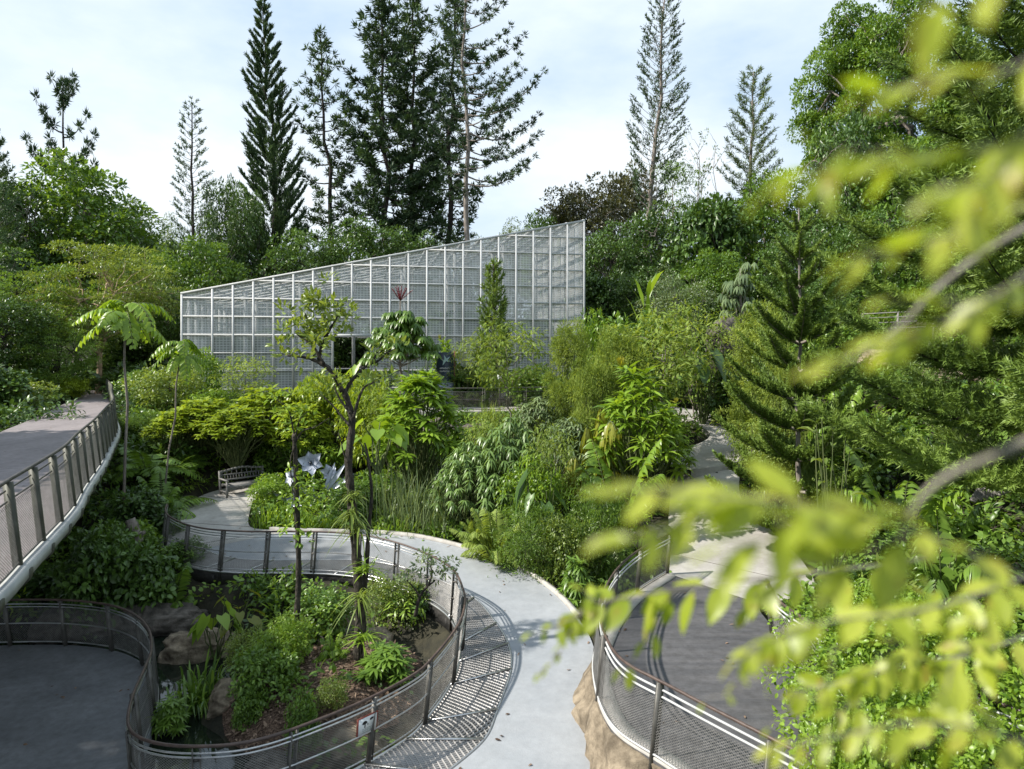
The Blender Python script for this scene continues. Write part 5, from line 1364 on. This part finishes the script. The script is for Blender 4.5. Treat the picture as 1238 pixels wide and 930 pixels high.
st = empty('slender_tree', at(358, 782, 13.9)); st.location.z = float(terr(st.location.x, st.location.y)[0])
tag(st, 'slender straight trunk with few thin top twigs on the island left of the forked tree', 'tree')
T = MB(); Cw = MB()
limb([(358, 790), (359, 740), (361, 690), (359, 620), (357, 560), (356, 525)], 13.9, .065, .045, 40)
limb([(357, 535), (366, 522), (384, 516), (404, 504)], 13.9, .022, .006); limb([(356, 528), (350, 500), (340, 488), (326, 480)], 13.9, .02, .006)
limb([(356, 540), (351, 560), (352, 600), (355, 640)], 13.85, .015, .008); limb([(357, 528), (362, 508), (372, 500)], 13.9, .018, .006)
rel(T.build('trunk', MT['bark_moss'], st, True), st)
for px, py in ((345, 500), (335, 484), (372, 502), (352, 575), (350, 600), (352, 640), (366, 655), (350, 520), (366, 600), (380, 592), (392, 596), (372, 585), (362, 612)):
    clump(Cw, at(px, py, 13.85), [.22, .22, .17], 26, 'o', .13, .055, r, droop=.2)
rel(Cw.build('foliage', MT['leaf_fresh'], st), st)
Tb = MB(); c = at(359.5, 741, 13.9); th = np.linspace(0, 6.28, 14)
Tb.tube(np.c_[c[0] + .075 * np.cos(th), c[1] + .075 * np.sin(th), np.full(14, c[2])], .014, 5)
rel(Tb.build('band', MT['pale_timber'], st), st)
bo = empty('bonsai_shrub', at(508, 745, 14.2)); bo.location.z = 1.15
tag(bo, 'small cloud shaped shrub with a bent dark stem beside the far curve of the railing', 'shrub')
T = MB(); Cw = MB()
limb([(502, 745), (508, 722), (518, 708), (530, 700)], 14.2, .04, .012); limb([(508, 722), (498, 708), (488, 700)], 14.2, .022, .008); limb([(518, 708), (522, 694), (518, 682)], 14.25, .02, .008)
rel(T.build('trunk', MT['bark_dark'], bo, True), bo)
for px, py in ((520, 672), (532, 684), (540, 692), (508, 684), (498, 696), (486, 700), (526, 698), (512, 672), (545, 680)):
    clump(Cw, at(px, py, 14.2), [.2, .2, .1], 55, 'o', .085, .04, r, up=.9)
rel(Cw.build('foliage', MT['leaf_grey'], bo), bo)

# ------------------------------------------------------------------ rocks
def rock(c, size, mat, label, seed, rz=0.0, name='boulder', rough=.22, sub=4, cat='rock'):
    import bmesh
    bm = bmesh.new(); bmesh.ops.create_icosphere(bm, subdivisions=5, radius=1)
    off = Vector((seed * 7.3, seed * 3.1, seed * 1.7))
    for v in bm.verts:
        p = v.co.copy()
        d = 1 + rough * noise.fractal(p * 1.1 + off, .8, 2.1, 4) * 1.6 + .5 * rough * noise.turbulence(p * 3.0 + off, 5, True) - .22 * rough * abs(noise.noise(Vector((p.x * 1.5, p.y * 1.5, p.z * 7)) + off))
        q = p * d
        q = Vector([math.copysign(abs(x) ** .85, x) for x in q])
        v.co = Vector((q.x * size[0], q.y * size[1], q.z * size[2]))
    me = bpy.data.meshes.new(name); bm.to_mesh(me); bm.free()
    for f in me.polygons: f.use_smooth = True
    me.materials.append(MT[mat]); o = bpy.data.objects.new(name, me); COL.objects.link(o)
    o.location = tuple(c); o.rotation_euler = (0, 0, rz); tag(o, label, cat); return o
def G(px, py, z):
    Y = (EYE - z) * F / (py - HY); return np.array([(px - CX) / F * Y, Y, z])
rock(at(400, 520, 28.2) + [0, 0, -.1], (1.1, .7, .75), 'rock_grey', 'grey brown boulder behind the dark forked trunk above the silver flowers', 1)
rock(at(454, 524, 28.0) + [0, 0, -.1], (1.0, .7, .55), 'rock_grey', 'paler boulder right of the forked trunk partly under lime leaves', 2, .6)
rock((-7.0, 15.4, 1.25), (.8, .5, .42), 'rock_tan', 'tan boulder lying in the shaded pond left of the yellowing leaves', 3, .2)
rock((-8.6, 16.8, 1.3), (1.1, .6, .45), 'rock_grey', 'dark boulder in the shade behind the round platform railing', 4, .1)
rock((-10.2, 16.6, 1.3), (1.2, .6, .5), 'rock_grey', 'low boulder under the walkway behind the round platform', 5, .5)
rock((-4.75, 14.85, 1.4), (.5, .32, .3), 'rock_grey', 'grey stone at the back left edge of the pond island', 6)
rock((-3.9, 15.45, 1.4), (.45, .3, .28), 'rock_grey', 'grey stone at the back of the island below the round leaved bush', 7)
rock((-3.1, 15.4, 1.4), (.45, .35, .28), 'rock_tan', 'pale stone at the back of the island beside the forked trunk', 8)
rock((-5.35, 12.9, 1.4), (.35, .45, .35), 'rock_tan', 'pale upright stone at the left edge of the island', 9)
rock((-2.55, 11.3, 1.3), (.5, .35, .35), 'rock_tan', 'tan stone at the front of the island behind the warning sign', 10)
rock((-3.9, 11.05, 1.2), (.4, .3, .25), 'rock_grey', 'small grey stone at the front of the island in the water', 11)
rock((-1.62, 15.7, 1.15), (.3, .4, .25), 'rock_tan', 'brown stone in the water below the grating edge', 12)
rock(at(536, 516, 29.2) + [0, 0, -.2], (.8, .5, .5), 'rock_grey', 'grey boulder under the white terrace path in the centre', 13)
rock(at(578, 516, 29.0) + [0, 0, -.3], (.7, .5, .45), 'rock_grey', 'smaller grey boulder right of the one under the terrace path', 14)
rock(at(878, 420, 31), (.8, .7, 1.2), 'rock_grey', 'tall grey stone face on the hill above the dark large leafed plant', 15)
rock(at(1150, 456, 24), (1.0, .7, .45), 'rock_tan', 'tan stone below the pale fence on the right slope', 16)
rock(at(1075, 436, 27), (1.1, .6, .4), 'rock_tan', 'long tan stone left of the one under the pale fence', 17)
rock(at(1215, 450, 23), (.8, .7, .5), 'rock_tan', 'tan stone at the right edge under the pale fence', 18)
rock(at(760, 640, 18.6) + [.7, .6, -.4], (.6, .5, .4), 'rock_dark', 'dark stone beside the start of the white paved curve', 20)
for i, (x, y, s, lab) in enumerate([(2.25, 17.3, .55, 'dark rock in the gully right of the path kerb'), (1.6, 18.6, .5, 'dark rock behind the path kerb below the fine bush'), (2.6, 16.2, .55, 'dark rock at the foot of the deck railing end'),
                                    (2.1, 15.5, .5, 'dark rock at the narrow end of the gully')]):
    rock((x, y, terr(x, y)[0] + .15), (s, s * .8, s * .7), 'rock_dark', lab, 30 + i)
# long tan rock face holding up the dark deck
b = MB()
e = dk_l[20:72]; nl = -dn[20:72]
s_ = np.linspace(0, 1, len(e)); rows = 14
Gd = []
for j in range(rows):
    h = j / (rows - 1)
    row = []
    for i in range(len(e)):
        z = DZ - .02 - h * 1.35
        base = e[i] + nl[i] * (.03 + .42 * min(1, h * 1.4) * (math.sin(math.pi * min(1, .15 + s_[i] * 1.0)) ** .5))
        nn = noise.fractal(Vector((e[i][0] * 1.4, e[i][1] * 1.4, z * 1.6)), .9, 2.0, 5)
        row.append(base + nl[i] * (.20 * nn) * (0 if j == 0 else 1) + np.array([0, 0, z - e[i][2] + .06 * nn]))
    Gd.append(row)
b.grid(np.array(Gd)[:, ::-1])
top_in = e + dn[20:72] * .15 - [0, 0, .03]
b.grid(np.stack([top_in, np.array(Gd[0])], 1))
b.grid(np.stack([np.array(Gd[0]) , np.array(Gd[0]) * .6 + np.array(Gd[-1]) * .4 + dn[20:72] * .9], 1))
tag(b.build('rock_face', MT['rock_tan'], smooth=True), 'long tan rock face under the near deck railing beside the blue grey path', 'rock')
# stacked slate wall at the back of the pond
b = MB(); r2 = np.random.default_rng(8)
k0, k1 = 72, 136
for lay in range(5):
    k = k0
    while k < k1:
        stp = int(r2.integers(5, 9)); p0, p1 = ring_in[k], ring_in[min(k + stp, NS - 1)]
        n_ = unit(np.r_[(ring_out - ring_in)[k][:2], 0]) * .38
        a = np.array([p0[0], p0[1], .85 + lay * .2]) + n_ + r2.normal(0, .03, 3); c = np.array([p1[0], p1[1], .85 + lay * .2]) + n_ + r2.normal(0, .03, 3)
        b.bar(a, a + (c - a) * .96, .5, .195); k += stp
tag(b.build('stone_wall', MT['rock_dark']), 'dark stacked stone wall under the far walkway edge at the back of the pond', 'wall')

sp_ = np.array([at(176, 700, 17.9), at(172, 672, 17.9), at(164, 646, 17.9), at(157, 628, 17.9)])
b = MB(); P = catmull(sp_, 16); b.tube(P, np.linspace(.19, .13, 16) * (1 + .1 * np.sin(np.arange(16) * 2.1)), 12)
b.tube(np.array([P[9], P[9] + [.25, -.1, .18]]), [.07, .05], 8)
tag(b.build('tree_stump', MT['bark_grey'], smooth=True), 'short broken leaning stump in the dark planting below the walkway', 'stump')

# ------------------------------------------------------------------ bench
p0 = G(274, 602, 2.74); d = unit(np.array([.97, .95, 0])); nrm_ = np.array([d[1], -d[0], 0])
bn = empty('garden_bench', (p0 + d * .82 - nrm_ * .28), math.atan2(d[1], d[0])); bn.location.z = 2.72
tag(bn, 'weathered grey wooden garden bench with slatted back at the edge of the path', 'bench')
bw = 1.68; hw = bw / 2
def bpart(n, f):
    b = MB(); f(b); b.build(n, MT['bench_wood'], bn)
def seat(b):
    for i in range(5): b.box((0, -.24 + i * .115, .43), (bw - .1, .09, .025))
    b.box((0, -.30, .385), (bw - .1, .03, .08)); b.box((0, .24, .385), (bw - .1, .03, .08))
bpart('seat', seat)
def back(b):
    sl = .13
    def P(x, h): return np.array([x, .28 + sl * (h - .43) / .5, h])
    b.bar(P(-hw + .05, .56), P(hw - .05, .56), .03, .06)
    b.bar(P(-hw + .05, .74), P(hw - .05, .74), .03, .04)
    xs = np.linspace(-hw + .05, hw - .05, 13)
    tops = [.86 + .09 * max(0, math.cos(x / hw * math.pi / 2 * 1.0)) ** 2 for x in xs]
    for i in range(12): b.bar(P(xs[i], tops[i]), P(xs[i + 1], tops[i + 1]), .035, .075)
    for x in np.linspace(-hw + .1, hw - .1, 15): b.bar(P(x, .58), P(x, .73), .04, .02, up=(1, 0, 0))
    for x in np.linspace(-hw + .1, hw - .1, 9): b.bar(P(x, .75), P(x, .88), .04, .02, up=(1, 0, 0))
bpart('backrest', back)
for sx in (-1, 1):
    bpart('leg', lambda b: b.box((sx * (hw - .03), -.30, .30), (.065, .065, .60)))
    bpart('leg', lambda b: b.bar((sx * (hw - .03), .28, 0), (sx * (hw - .03), .41, .90), .065, .065, up=(1, 0, 0)))
    bpart('armrest', lambda b: b.bar((sx * (hw - .03), -.36, .62), (sx * (hw - .03), .36, .63), .085, .035))
    bpart('stretcher', lambda b: b.bar((sx * (hw - .03), -.28, .2), (sx * (hw - .03), .28, .2), .04, .05))

# ------------------------------------------------------------------ silver flower sculpture
fs = empty('flower_sculpture', at(380, 612, 23.6)); fs.location.z = float(terr(fs.location.x, fs.location.y)[0])
tag(fs, 'silver metal lily flowers standing in the planted bed behind the bare trunk', 'sculpture')
def petal(b, c, ax, up, L, W, curl, thick=.012):
    ax = unit(ax); sd = unit(np.cross(ax, up)); nn = np.cross(sd, ax)
    t = np.linspace(0, 1, 9); w = np.linspace(-1, 1, 7)
    for k in (0, 1):
        Gp = np.array([[c + ax * L * tt * math.cos(curl * tt * .5) + nn * (L * curl * .35 * tt ** 2 + .12 * W * ww ** 2 - k * thick) + sd * W * .5 * ww * math.sin(math.pi * (.06 + .9 * tt) ** .8) for ww in w] for tt in t])
        b.grid(Gp if k == 0 else Gp[:, ::-1])
r = np.random.default_rng(31)
def lily(c, face, L, W, npt):
    face = unit(face); u = unit(np.cross(face, [0, 0, 1.0])); v = np.cross(u, face)
    b = MB()
    for i in range(npt):
        a = i / npt * 6.28 + .3
        petal(b, np.asarray(c) + 0 * face, u * math.cos(a) + v * math.sin(a) + face * .55, face, L * r.uniform(.9, 1.1), W, -.7)
    fl = rel(b.build('flower', MT['lily_metal'], fs, True), fs)
    s = MB()
    for i in range(5):
        a = i * 1.25; s.tube(np.array([c, np.asarray(c) + face * L * .5 + (u * math.cos(a) + v * math.sin(a)) * .06]), .012, 5)
    s.tube(np.array([np.asarray(c) + face * .02, np.asarray(c) + face * .09]), [.06, .045], 8)
    rel(s.build('stamen', MT['sign_dark'], fl, True), fs)
    s = MB(); g0_ = np.array([fs.location.x, fs.location.y, fs.location.z]); 
    s.tube(wob(g0_ + r.normal(0, .12, 3) * [1, 1, 0], c, r, .02, 7), .025, 6); rel(s.build('stem', MT['lily_metal'], fs, True), fs)
lily(at(376, 560, 23.3), (.15, -1, .25), .46, .34, 6)
lily(at(355, 577, 23.2), (-.6, -.8, .3), .36, .26, 6)
lily(at(398, 573, 23.6), (.4, -.7, .6), .34, .26, 6)
lily(at(357, 607, 22.9), (-.3, -1, .2), .34, .24, 6)
for p, d_, L, W in (((396, 592), (.55, 0, .85), 1.15, .17), ((400, 592), (.85, -.1, .62), .95, .17), ((394, 590), (.3, .1, 1), .9, .15), ((360, 600), (-.35, -.1, 1), .8, .14), ((350, 606), (-.9, -.2, .5), .6, .14), ((372, 612), (.4, -.6, .3), .6, .16)):
    b = MB(); petal(b, at(p[0], p[1], 23.3), np.array(d_, float), np.array([0, -1.0, .3]), L, W, -.35); rel(b.build('blade', MT['lily_metal'], fs, True), fs)

# small blue and white ornament on the right slope
og = empty('garden_ornament', at(1168, 540, 15.5))
tag(og, 'garden ornament of pale blue pointed petals around a rusty post on the right slope', 'ornament')
b = MB(); b.tube(np.array([at(1163, 580, 15.5), at(1163, 482, 15.5)]), .075, 10); rel(b.build('post', MT['post_rust'], og), og)
for (px, py), s in (((1151, 489), 1), ((1174, 489), 1), ((1149, 512), .8)):
    b = MB(); c = at(px, py, 15.35); h = .24 * s; w = .13 * s
    b.add([c + [-w, -.08, -h / 2], c + [w, -.08, -h / 2], c + [w, .12, -h / 2], c + [-w, .12, -h / 2], c + [0, .02, h / 2]], [[0, 1, 4], [1, 2, 4], [2, 3, 4], [3, 0, 4], [3, 2, 1, 0]])
    rel(b.build('petal', MT['sail_blue'], og), og)
# pale slatted planks at the right edge
tb = empty('timber_stack', at(1215, 612, 13)); tag(tb, 'pile of pale weathered planks at the right edge under the pine arms', 'planks')
for i in range(7):
    b = MB(); a = at(1176 + i * 7, 606 - i * 2, 13 + .0) ; c = at(1200 + i * 8, 566 - i * 3, 13.4)
    b.bar(a, c, .11, .05, up=(0, -.6, .8)); rel(b.build('plank', MT['pale_timber'], tb), tb)
for i in range(3):
    b = MB(); b.bar(at(1205, 598 - i * 14, 12.9), at(1262, 574 - i * 15, 12.7), .16, .06); rel(b.build('plank', MT['pale_timber'], tb), tb)

# ------------------------------------------------------------------ signs
c = at(538, 448, 34.0); w, h = .86, 2.25
zb = float(terr(c[0], c[1])[0]) - .05; zt = at(538, 426, 34.0)[2]
sg = empty('sign_board', (c[0], 34.0, zb)); tag(sg, 'tall dark information board with a pale bird emblem below the red headed rosette', 'sign')
H = zt - zb
b = MB(); b.box((0, .05, H / 2), (w, .09, H)); spn = b.build('panel', MT['sign_dark'], sg)
b = MB(); b.box((w / 2 + .05, .05, H / 2 + .03), (.07, .13, H + .06)); b.build('post', MT['post_rust'], sg)
b = MB(); lowh = H * .5; b.box((0, -.004, H * .5 - lowh / 2 + .02), (w - .04, .012, lowh)); b.build('text_panel', MT['sign_pale'], spn)
b = MB()
def flat(poly, y=-.012, o=(0, 0)):
    V = [(p[0] + o[0], y, p[1] + o[1]) for p in poly]; b.add(V, [list(range(len(V)))])
zc = H - .42
for poly in ([(-.10, .02), (.0, -.08), (.12, .02), (.02, .10)], [(-.02, .06), (-.06, .30), (.08, .10)], [(.04, .08), (.26, .22), (.12, .0)], [(.08, .04), (.32, -.03), (.1, -.06)],
             [(-.08, .0), (-.12, -.24), (.03, -.06)], [(-.36, .26), (-.345, .275), (-.10, .03), (-.13, .0)]):
    flat(poly, -.012 - .002 * len(b.V), (0, zc))
b.build('bird_emblem', MT['sign_teal'], spn)
b = MB(); r = np.random.default_rng(4)
for row, (z, n_, hh, x0) in enumerate(((H - .80, 6, .075, -.25), (H - .95, 6, .075, -.25))):
    for i in range(n_):
        x = x0 + i * .083; b.box((x, -.008, z), (.014, .012, hh)); b.box((x + .045, -.008, z), (.014, .012, hh)); b.box((x + .022, -.009, z + (hh / 2 - .008 if (i + row) % 2 else 0)), (.05, .01, .016))
for k in range(9):
    b.box((-.02 * (k % 3), -.014, H * .5 - .12 - k * .095), (w * (.78 - .12 * (k % 3)), .006, .014))
b.build('lettering', MT['sign_white'], spn)

c = at(604, 457, 31.2); zb = 5.28
ws = empty('small_sign', (c[0], 31.2, zb)); tag(ws, 'small white notice on a thin post beside the terrace railing', 'sign')
b = MB(); b.tube(np.array([[0, 0, 0], [0, 0, c[2] - zb + .1]]), .03, 8); b.build('post', MT['post_steel'], ws)
b = MB(); b.box((0, -.045, c[2] - zb), (.22, .02, .34)); wsp = b.build('panel', MT['sign_white'], ws)
b = MB(); b.box((-.03, -.058, c[2] - zb + .04), (.03, .004, .10)); b.box((.03, -.058, c[2] - zb + .04), (.03, .004, .10)); b.build('symbol', MT['sign_grey'], wsp)

# warning notice hung on the near railing
k = int(np.argmin(np.abs(ring_in[200:235, 0] + 2.15))) + 200
q = ring_in[k]; t_ = unit(ring_in[k - 2] - ring_in[k + 2]); i_ = inw[k]
nz_ = unit(i_ * 1.0 + np.array([0, 0, -.13])); upv = unit(np.cross(nz_, t_)); upv = upv if upv[2] > 0 else -upv
c = q + i_ * (.13 * .63 + .045) + np.array([0, 0, .66])
wn = empty('warning_sign', c); tag(wn, 'white notice with red border and black pictogram hung on the near curved railing', 'sign')
xt = t_ if np.dot(t_, [1, 0, 0]) > 0 else -t_
def wb(n, m, items):
    b = MB()
    for (x, z, w, h, dd) in items: b.box(xt * x + upv * z + i_ * dd, (w, .008, h), np.array([xt, i_, upv]))
    b.build(n, MT[m], wn)
wb('border', 'sign_red', [(0, 0, .36, .34, 0)])
wb('panel', 'sign_white', [(0, 0, .31, .29, .006)])
b = MB()
def blob(x, z, rx, rz_, dd=.012, half=False):
    th = np.linspace(0, math.pi if half else 2 * math.pi, 15)[: (15 if half else 14)]
    V = [xt * (x + rx * math.cos(a)) + upv * (z + rz_ * math.sin(a)) + i_ * dd for a in th]; b.add(V, [list(range(len(V)))])
blob(-.055, .045, .045, .045, half=True); blob(-.055, .046, .045, .014, .0125); b.box(xt * -.05 + upv * .01 + i_ * .0115, (.016, .004, .075), np.array([xt, i_, upv]))
blob(.065, .09, .035, .02); blob(.05, .075, .02, .012, .0125); b.box(xt * .0 + upv * .02 + i_ * .0115, (.012, .004, .03), np.array([xt, i_, upv]))
b.build('pictogram', MT['sign_black'], wn)
wb('lettering', 'sign_grey', [(-.08 + .04 * j, -.045 - .028 * l, .03, .012, .0115) for l in range(3) for j in range(5 if l < 2 else 4)])

# ------------------------------------------------------------------ leafy branches close to the viewer
r = np.random.default_rng(404)
def leaf_shape(b, p, d, n, L, W, v, mi):
    d = unit(d); s = unit(np.cross(d, n)); nn = np.cross(s, d)
    t = np.linspace(0, 1, 8); w = np.linspace(-1, 1, 5); cv = r.uniform(.12, .32); fold = r.uniform(.05, .3)
    Gp = np.array([[p + d * L * tt + s * W * .5 * ww * (math.sin(math.pi * tt ** .82) ** .75 if 0 < tt < 1 else .02) + nn * (-cv * L * tt ** 2 + fold * W * .5 * abs(ww)) for ww in w] for tt in t])
    b.grid(Gp, mi, v)
def near_branch(label, pts, r0, L, W, n, spread=.5, droop=.3, subs=(), name='leafy_branch', up=(0, 0, 1), size_end=.6, start=.12):
    P = catmull(np.array([at(*p) for p in pts]), 40)
    root = empty(name, P[-1]); tag(root, label, 'branch')
    T = MB(); r0 = r0 * .6; T.tube(P, np.linspace(r0, r0 * .35, 40), 8); B = MB()
    def dress(P, n, sc):
        tg = unit(np.gradient(P, axis=0)); side = unit(np.cross(tg, np.array([0, -.35, 1.0])))
        for i in range(n):
            q = start + (1 - start) * (i + r.uniform(-.3, .3)) / max(1, n - 1); q = min(max(q, 0), 1); k = min(len(P) - 1, int(q * (len(P) - 1)))
            s = 1 if i % 2 else -1
            d = tg[k] * .75 + side[k] * s * spread + np.array([0, 0, -droop]) * r.uniform(.3, 1.2) + r.normal(0, .2, 3)
            if i == n - 1: d = tg[k] + np.array([0, 0, -.2])
            nn = np.array([0, -.25, 1.0]) + r.normal(0, .35, 3)
            l = L * sc * r.uniform(.75, 1.15) * (1 - (1 - size_end) * q ** 2)
            pe = P[k] + unit(d) * l * .12
            T.tube(np.array([P[k], pe]), r0 * .22, 4, cap=False)
            leaf_shape(B, pe, d, nn, l, W / L * l, r.uniform(.1, 1), 0)
    dress(P, n, 1)
    for k, end, m, sc in subs:
        e = at(*end); S = wob(P[k], e, r, .04, 12, -.04); T.tube(S, np.linspace(r0 * .5, r0 * .2, 12), 6); dress(S, m, sc)
    rel(T.build('twig', MT['twig'], root, True), root); rel(B.build('leaves', MT['leaf_near'], root, True), root)
    return root
near_branch('blurred leafy twig sweeping left across the middle of the dark deck', [(1120, 676, 1.30), (1010, 690, 1.25), (900, 702, 1.22), (800, 716, 1.2), (730, 728, 1.2), (690, 744, 1.2)], .0055, .078, .038, 22, .7, .7,
            subs=[(34, (640, 768, 1.15), 9, .42), (36, (648, 820, 1.15), 8, .36), (22, (745, 815, 1.2), 6, .6), (14, (905, 735, 1.2), 4, .8), (32, (705, 715, 1.2), 4, .6)])
near_branch('strongly blurred pale leaf spray just above the white paved curve', [(1240, 700, .70), (1130, 650, .64), (1040, 622, .6), (940, 606, .58), (850, 598, .58), (740, 590, .58)], .0036, .056, .024, 28, .45, .15,
            subs=[(10, (960, 700, .58), 6, 1.2), (18, (880, 660, .56), 6, 1.1), (28, (735, 660, .56), 7, .9)])
near_branch('blurred leafy branch with large leaves crossing the lower right corner', [(1260, 690, .95), (1180, 720, .85), (1090, 742, .82), (1010, 750, .8), (940, 770, .8), (890, 800, .8)], .004, .048, .027, 28, .7, .5,
            subs=[(8, (1140, 850, .7), 4, 1.2), (14, (1010, 850, .85), 7, .8), (26, (850, 850, .95), 7, .75), (20, (930, 880, .9), 6, .7)])
near_branch('blurred fresh leaf spray above the lower right bush', [(1260, 760, 1.2), (1180, 790, 1.15), (1110, 800, 1.15), (1030, 822, 1.15), (960, 836, 1.15)], .0036, .062, .032, 26, .7, .4, subs=[(10, (1120, 700, 1.1), 8, .9), (18, (1050, 730, 1.1), 8, .8), (26, (1000, 880, 1.1), 7, .8)])
near_branch('spray of blurred leaves along the bottom right edge', [(1260, 905, .75), (1180, 880, .75), (1090, 875, .78), (1000, 893, .8), (930, 905, .8)], .0032, .044, .022, 20, .7, .4, subs=[(12, (1060, 925, .8), 5, .9), (24, (960, 925, .85), 5, .8)])
near_branch('blurred yellow green leaf spray left of the large pine arms', [(1260, 320, .62), (1180, 372, .58), (1110, 402, .58), (1050, 428, .56), (985, 442, .56)], .0034, .046, .016, 14, .4, .05, subs=[(6, (1080, 362, .56), 4, .9)])
near_branch('blurred leafy spray crossing in front of the great domed tree low down', [(1280, 165, .52), (1200, 178, .52), (1130, 188, .52), (1060, 194, .52), (990, 205, .52), (935, 228, .52)], .003, .043, .016, 20, .4, .1, subs=[(8, (1150, 290, .46), 6, 1.2), (16, (965, 165, .46), 4, .9)])
near_branch('blurred leaf pair hanging across the crown of the great domed tree', [(1285, 50, .52), (1215, 86, .52), (1140, 92, .52), (1090, 106, .52), (1050, 114, .52)], .003, .047, .016, 12, .3, .05)
near_branch('large dark blurred leaf hanging from the top edge at the right', [(1215, -30, .4), (1170, -18, .4), (1130, -2, .4), (1124, 6, .4)], .0025, .048, .026, 3, .2, 1.4)
near_branch('blurred leaf spray before the young Norfolk pine top', [(1280, 225, .58), (1200, 268, .57), (1130, 290, .56), (1070, 306, .56), (1030, 316, .56)], .003, .046, .014, 11, .35, .05)
near_branch('cluster of big blurred leaves at the upper right edge', [(1290, 130, .42), (1230, 175, .42), (1190, 215, .42), (1140, 232, .42)], .003, .044, .019, 9, .5, .35)
def bare_branch(label, pts, r0, r1):
    P = catmull(np.array([at(*p) for p in pts]), 40); o = empty('bare_branch', P[0]); tag(o, label, 'branch')
    T = MB(); T.tube(P, np.linspace(r0, r1, 40), 8); rel(T.build('wood', MT['twig'], o, True), o)
bare_branch('thick blurred grey branch curving up to the right edge', [(1275, 518, .62), (1205, 550, .62), (1152, 572, .63), (1118, 598, .64), (1098, 628, .65)], .0042, .0026)
bare_branch('thin blurred grey branch slanting through the upper right leaves', [(1265, 262, .8), (1190, 305, .8), (1130, 352, .8), (1085, 398, .8), (1040, 425, .8)], .0045, .0025)

# leaves fallen on the paths and the platform
r = np.random.default_rng(61); b = MB(); m = 190
for (Lp, Rp, n_, lo, hi) in ((ring_mid, ring_out, 110, 40, 335), (dk_l, dk_r, 30, 20, 88), (br_r, br_l, 50, 30, 190)):
    k = r.integers(lo, hi, n_); f = r.beta(.5, .5, n_)[:, None] * .94 + .03
    P = Lp[k] * (1 - f) + Rp[k] * f + np.array([0, 0, .018])
    a = r.uniform(0, 6.28, n_)
    b.leaves('s', P, np.stack([np.cos(a), np.sin(a), r.normal(.05, .08, n_)], 1), np.c_[r.normal(0, .2, (n_, 2)), np.ones(n_)], r.uniform(.05, .12, n_), r.uniform(.025, .05, n_), r.uniform(0, 1, n_))
tag(b.build('leaf_litter', MT['dry_leaf']), 'dry leaves fallen along the edges of the paths', 'leaves', kind='stuff')
